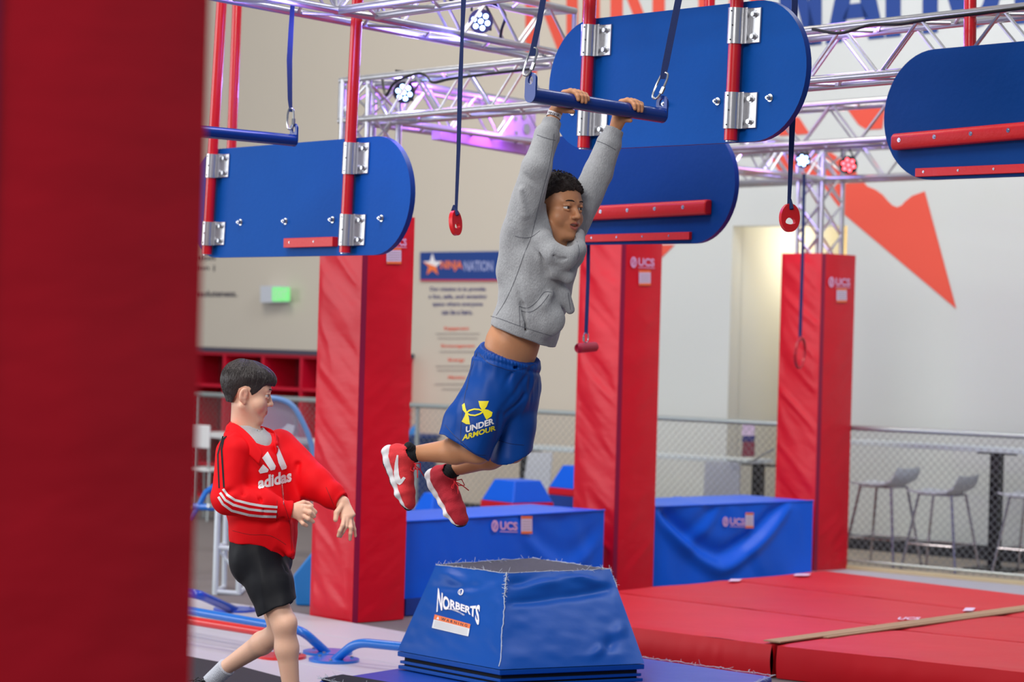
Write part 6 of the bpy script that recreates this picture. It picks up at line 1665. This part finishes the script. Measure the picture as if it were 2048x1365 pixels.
# hair
HV = Vol(hc2 - .16, hc2 + .17, .0027)
HV.ell(wH2(0, -.016, .046), np.array([.0785, .094, .080]) * S2, Rh2, .004)
HV.ell(wH2(0, .030, .064), np.array([.066, .070, .048]) * S2, Rh2, .02)
HV.ell(wH2(0, .062, .056), np.array([.050, .040, .034]) * S2, Rh2, .02)
HV.cap(wH2(0, -.040, .02), wH2(0, -.026, -.052), .050 * S2, .044 * S2, .03)
def hl2(x, y):
    if y > .066: return .042
    if y > .036: return .042 - (.066 - y) / .030 * .034
    if y > .016: return .008 - (.036 - y) / .020 * .018
    if y > .004: return -.010 + (.016 - y) / .012 * .018
    if y > -.034: return .010
    return .010 - min(1, (-.034 - y) / .014) * .060
for x in (-1, 1): HV.ell(wH2(x * .050, .022, .018), np.array([.0175, .030, .052]) * S2, Rh2, .008)
HV.disp(lambda p: .0028 * nz((p - hc2) @ Rh2 * np.array([110, 26, 26]), 3) + .0016 * nz((p - hc2) @ Rh2 * np.array([240, 40, 40]), 5))
hair_cut(HV, wH2, Rh2, S2, hc2, hl2)
for x in (-1, 1): HV.ell(wH2(x * .088, -.014, -.012), np.array([.022, .0155, .029]) * S2, Rh2, .003, 's')
hr2 = sculpt('hair', HV, M_hair2, kid, 1, key='hair2')
rs = np.random.RandomState(8); sm_ = MB()
for _ in range(900):
    th0 = rs.uniform(-PI, PI); u0 = rs.uniform(.15, 1.0)
    # strands run from the crown outwards over the cap
    pts3 = []
    for k in range(6):
        ph = u0 * .9 + k * .14
        d = np.array([math.sin(ph) * math.sin(th0), math.sin(ph) * math.cos(th0) , math.cos(ph)])
        o_ = np.array([0, -.02, .045]); ro = Vector(wH2(*(o_ + d * .2))); rt = Vector(wH2(*o_)) - ro
        h_ = SURF['hair2'].ray_cast(ro, rt.normalized())
        if h_[0] is not None: pts3.append(h_[0] + h_[1] * .0006)
    if len(pts3) == 6: sm_.tube(pts3, [.0008, .0013, .0013, .0012, .001, .0004], 3, caps=False)
ho = sm_.build('hair_strands', M_hair2, parent=hr2, smooth='all'); ho['kind'] = 'stuff'
# ---- t-shirt
TS = Vol(np.minimum(K(440, 960, -.2), K(440, 840, -.2)), np.maximum(K(600, 840, .2), K(600, 960, .2)), .0035)
TS.loft([(K(508, 900, .0), (.120, .072)), (K(517, 970, 0), (.126, .097))], np.array(r2), .02); TS.cap(K(498, 868, 0), K(505, 890, 0), .056, .062, .02)
TS.cap(K(498, 845, -.0), K(505, 878, -.0), .046, .049, .004, 's'); TS.disp(cloth(5, .6))
sculpt('tshirt', TS, M_tee, kid, 2)
# ---- jacket
lo = np.minimum(K(415, 1140, -.27), K(415, 830, -.27)); hi = np.maximum(K(712, 1140, .25), K(712, 830, .25))
J_ = Vol(lo, hi, .0033)
J_.loft([(K(506, 908, .0), (.138, .080)), (K(512, 940, 0), (.146, .104)), (K(521, 1010, 0), (.140, .116)), (K(526, 1065, 0), (.134, .114)), (K(525, 1100, 0), (.132, .112))], np.array(r2), .02)
J_.cap(s2R, e2R, .062, .056, .03); J_.cap(e2R, e2R + (w2R - e2R) * .55, .056, .053, .015); J_.cap(e2R + (w2R - e2R) * .55, e2R + (w2R - e2R) * .80, .052, .040, .012); J_.cap(e2R + (w2R - e2R) * .80, e2R + (w2R - e2R) * .97, .038, .036, .004)
J_.cap(s2L, e2L, .062, .060, .03); J_.cap(e2L, e2L + (w2L - e2L) * .6, .058, .050, .02); J_.cap(e2L + (w2L - e2L) * .6, e2L + (w2L - e2L) * .98, .046, .037, .008)
J_.cap(K(556, 930, .06), K(574, 1010, .04), .05, .06, .04)
J_.cap(K(560, 1060, -.08), K(580, 1105, -.10), .050, .022, .03)     # flared front corner
# collar
J_.chain([K(470, 868, .03), K(463, 862, -.05), K(478, 876, -.10), K(500, 892, -.11)], [.022, .022, .018, .014], .012)
J_.chain([K(470, 866, .03), K(500, 862, .09), K(530, 868, .09), K(545, 876, .03), K(549, 890, -.02)], [.018, .018, .018, .016, .013], .010)
J_.cap(K(462, 855, -.03), K(468, 858, .04), .014, .014, .02)
# open neck, v to the zip
J_.cap(K(498, 838, 0), K(503, 880, 0), .056, .060, .006, 's'); J_.cap(K(506, 838, -.01), K(522, 876, -.03), .050, .044, .006, 's')
J_.cap(K(520, 868, -.13), K(546, 930, -.17), .052, .030, .006, 's'); J_.cap(K(546, 930, -.17), K(562, 985, -.20), .030, .012, .005, 's')
# hem
def hem_cut(V, o, us, hs):
    I = np.argwhere(V.D < .05); p = V.lo + I * V.h - o; uu = p @ np.array(RV); vv = p @ np.array(UV)
    V.D[I[:, 0], I[:, 1], I[:, 2]] = np.maximum(V.D[I[:, 0], I[:, 1], I[:, 2]], (np.interp(uu, us, hs) - vv).astype(np.float32))
hem_cut(J_, K(520, 1086, 0), [-.11, -.03, .03, .07, .105, .125], [.012, .006, -.006, -.030, -.056, -.062])
J_.loft([(K(521, 1050, 0), (.118, .098)), (K(526, 1120, 0), (.122, .102))], np.array(r2), .004, 's')
for w_, e_ in ((w2R, e2R), (w2L, e2L)):
    d_ = (w_ - e_) / np.linalg.norm(w_ - e_); a_ = e_ + (w_ - e_) * .97; J_.cut(a_, d_, a_ + d_ * .04, .055, .002); J_.cap(a_ + d_ * .02, a_ - d_ * .010, .027, .026, .002, 's')
for pp, r_ in (([K(487, 990, -.2), K(500, 920, -.2), K(488, 890, -.18)], .007), ([K(455, 985, -.21), K(480, 975, -.22)], .006), ([K(470, 1005, -.22), K(492, 996, -.23)], .006), ([K(500, 960, -.19), K(520, 1000, -.19), K(540, 1060, -.18)], .006),
               ([K(596, 930, .0), K(585, 985, -.05)], .007), ([K(602, 960, -.05), K(630, 975, -.07)], .006), ([K(612, 985, -.06), K(645, 992, -.08)], .006), ([K(640, 990, -.07), K(660, 1005, -.08)], .005), ([K(520, 1060, -.17), K(490, 1070, -.17)], .005), ([K(570, 1000, -.12), K(560, 1060, -.15), K(575, 1100, -.15)], .006), ([K(500, 1085, -.15), K(505, 1050, -.18)], .005)):
    J_.chain(pp, r_, .016, 's')
J_.disp(cloth(41, 1.05, (1, 1, .7)))
jk_ = 0
jk = sculpt('jacket', J_, M_jack, kid, 2, key='jack')
c4 = lambda *l: [(370 + x / 3.104, 780 + y / 3.104) for x, y in l]
decal('black_shoulder_stripes', 'jack', [strip(dense(c4((238, 290), (225, 330), (205, 400), (208, 500), (213, 612))), 2.8), strip(dense(c4((262, 282), (240, 310), (228, 370), (235, 480), (242, 608))), 3.6)], M_black2, jk)
decal('white_sleeve_stripes', 'jack', [strip(dense(c4((236, 617), (262, 655), (310, 685), (400, 708), (480, 722), (573, 730))), 4.8), strip(dense(c4((218, 640), (250, 685), (300, 715), (400, 742), (480, 752), (570, 757))), 4.8), strip(dense(c4((208, 665), (235, 710), (290, 750), (400, 778), (480, 786), (566, 788))), 4.8)], M_inkw, jk)
decal('chest_logo_print', 'jack', [cp([(516.5, 942.5), (526, 929.6), (537, 940), (535, 945), (520, 948)]), cp([(524, 917), (535, 904), (551, 933), (549, 940), (541, 942)]), cp([(549, 893), (555, 892), (573, 934), (572, 938), (563, 941), (556, 926)]),
     ptext('adidas', [(516, 980), (583, 964), (583, 939), (516, 955)], .04)], M_inkw, jk)
def ribbon(name, top, bot, m, parent, th=.006):
    def cr_(l, n=40):
        l = [Vector(x) for x in l]; out = []
        for i in range(n + 1):
            t = i / n * (len(l) - 1); j = min(int(t), len(l) - 2); f = t - j; p0, p1, p2, p3 = l[max(j - 1, 0)], l[j], l[j + 1], l[min(j + 2, len(l) - 1)]
            out.append(.5 * ((2 * p1) + (p2 - p0) * f + (2 * p0 - 5 * p1 + 4 * p2 - p3) * f * f + (3 * p1 - p0 - 3 * p2 + p3) * f ** 3))
        return out
    a, b = cr_(top), cr_(bot); mb = MB(); vs = []
    for x, y in zip(a, b): vs += [y.lerp(x, t) for t in (0, .34, .67, 1)]
    mb.add(vs, [(i * 4 + k, i * 4 + k + 1, i * 4 + k + 5, i * 4 + k + 4) for i in range(len(a) - 1) for k in range(3)])
    o = mb.build(name, m, parent=parent, smooth='all'); s_ = o.modifiers.new('s', 'SOLIDIFY'); s_.thickness = th; s_.offset = 0
    sb = o.modifiers.new('b', 'SUBSURF'); sb.levels = 1; sb.render_levels = 1
    return o
ribbon('collar', [K(*q) for q in ((526, 908, -.150), (513, 886, -.138), (496, 866, -.118), (476, 850, -.095), (461, 845, -.045), (468, 842, .03), (492, 846, .085), (522, 852, .085), (545, 860, .05), (551, 872, .0), (549, 888, -.04))],
       [K(*q) for q in ((518, 930, -.150), (501, 914, -.145), (483, 897, -.135), (463, 884, -.110), (447, 874, -.05), (455, 870, .04), (490, 872, .095), (525, 876, .100), (551, 886, .06), (557, 898, .01), (553, 910, -.05))], M_jack, jk)
seam('zipper', 'jack', [[(562, 955), (566, 985), (567, 1010)]], M_steel, jk, .0014)
seam('stitched_seam', 'jack', [[(465, 1062), (500, 1070), (540, 1072), (572, 1090)], [(553, 1018), (556, 1040)], [(554, 1002), (553, 1042)], [(560, 950), (566, 1000), (580, 1050), (583, 1110)], [(652, 975), (668, 1012)]], M_jackd, jk)
# ---- shorts
lo = np.minimum(K(440, 1265, -.28), K(440, 1050, -.28)); hi = np.maximum(K(625, 1050, .28), K(625, 1265, .28))
S3 = Vol(lo, hi, .0035)
S3.loft([(K(521, 1075, 0), (.124, .100)), (K(522, 1120, 0), (.130, .108))], np.array(r2), .02)
S3.loft([(K(517, 1115, -.05), (.090, .085)), (K(540, 1170, -.08), (.082, .078)), (K(560, 1235, -.11), (.074, .072))], np.array((1, 0, 0)), .02)
S3.loft([(K(528, 1115, .07), (.085, .085)), (K(545, 1170, .10), (.078, .078)), (K(560, 1235, .11), (.072, .072))], np.array((1, 0, 0)), .02)
S3.cut(K(556, 1213, -.08), Vector(-UV + RV * .48), K(575, 1300, -.10), .20, .003); S3.cut(K(560, 1205, .1), Vector(-UV + RV * .30), K(585, 1295, .14), .19, .003)
S3.cap(K(560, 1212, -.11), K(567, 1250, -.12), .052, .058, .004, 's'); S3.cap(K(558, 1215, .11), K(565, 1250, .12), .052, .058, .004, 's')
for pp, r_ in (([K(485, 1100, -.17), K(500, 1150, -.17), K(520, 1190, -.18)], .006), ([K(540, 1110, -.15), K(530, 1150, -.17)], .006), ([K(570, 1130, -.1), K(578, 1180, -.12)], .005), ([K(500, 1110, -.17), K(540, 1150, -.18), K(575, 1155, -.14)], .005)): S3.chain(pp, r_, .014, 's')
S3.disp(cloth(52, 1.1, (1, 1, .6)))
sculpt('shorts', S3, M_black2, kid, 2)
# ---- shoes and socks
put_shoe(kid, 'shoe', K(586, 1412, -.08) + np.array([0, 0, .0]), (.95, -.3, 0), (0, 0, 1), M_black2, 1.0, M_black)
toe2 = Vector((-.80, -.55, -.12)); put_shoe(kid, 'shoe', K(424, 1362, .44), toe2, (-.1, 0, 1), M_black2, 1.0, M_black)
sock(kid, a2R, K(586, 1440, -.08), .034, .032, M_sockw); sock(kid, a2L + (k2L - a2L) * .14, K(420, 1366, .44), .036, .033, M_sockw)
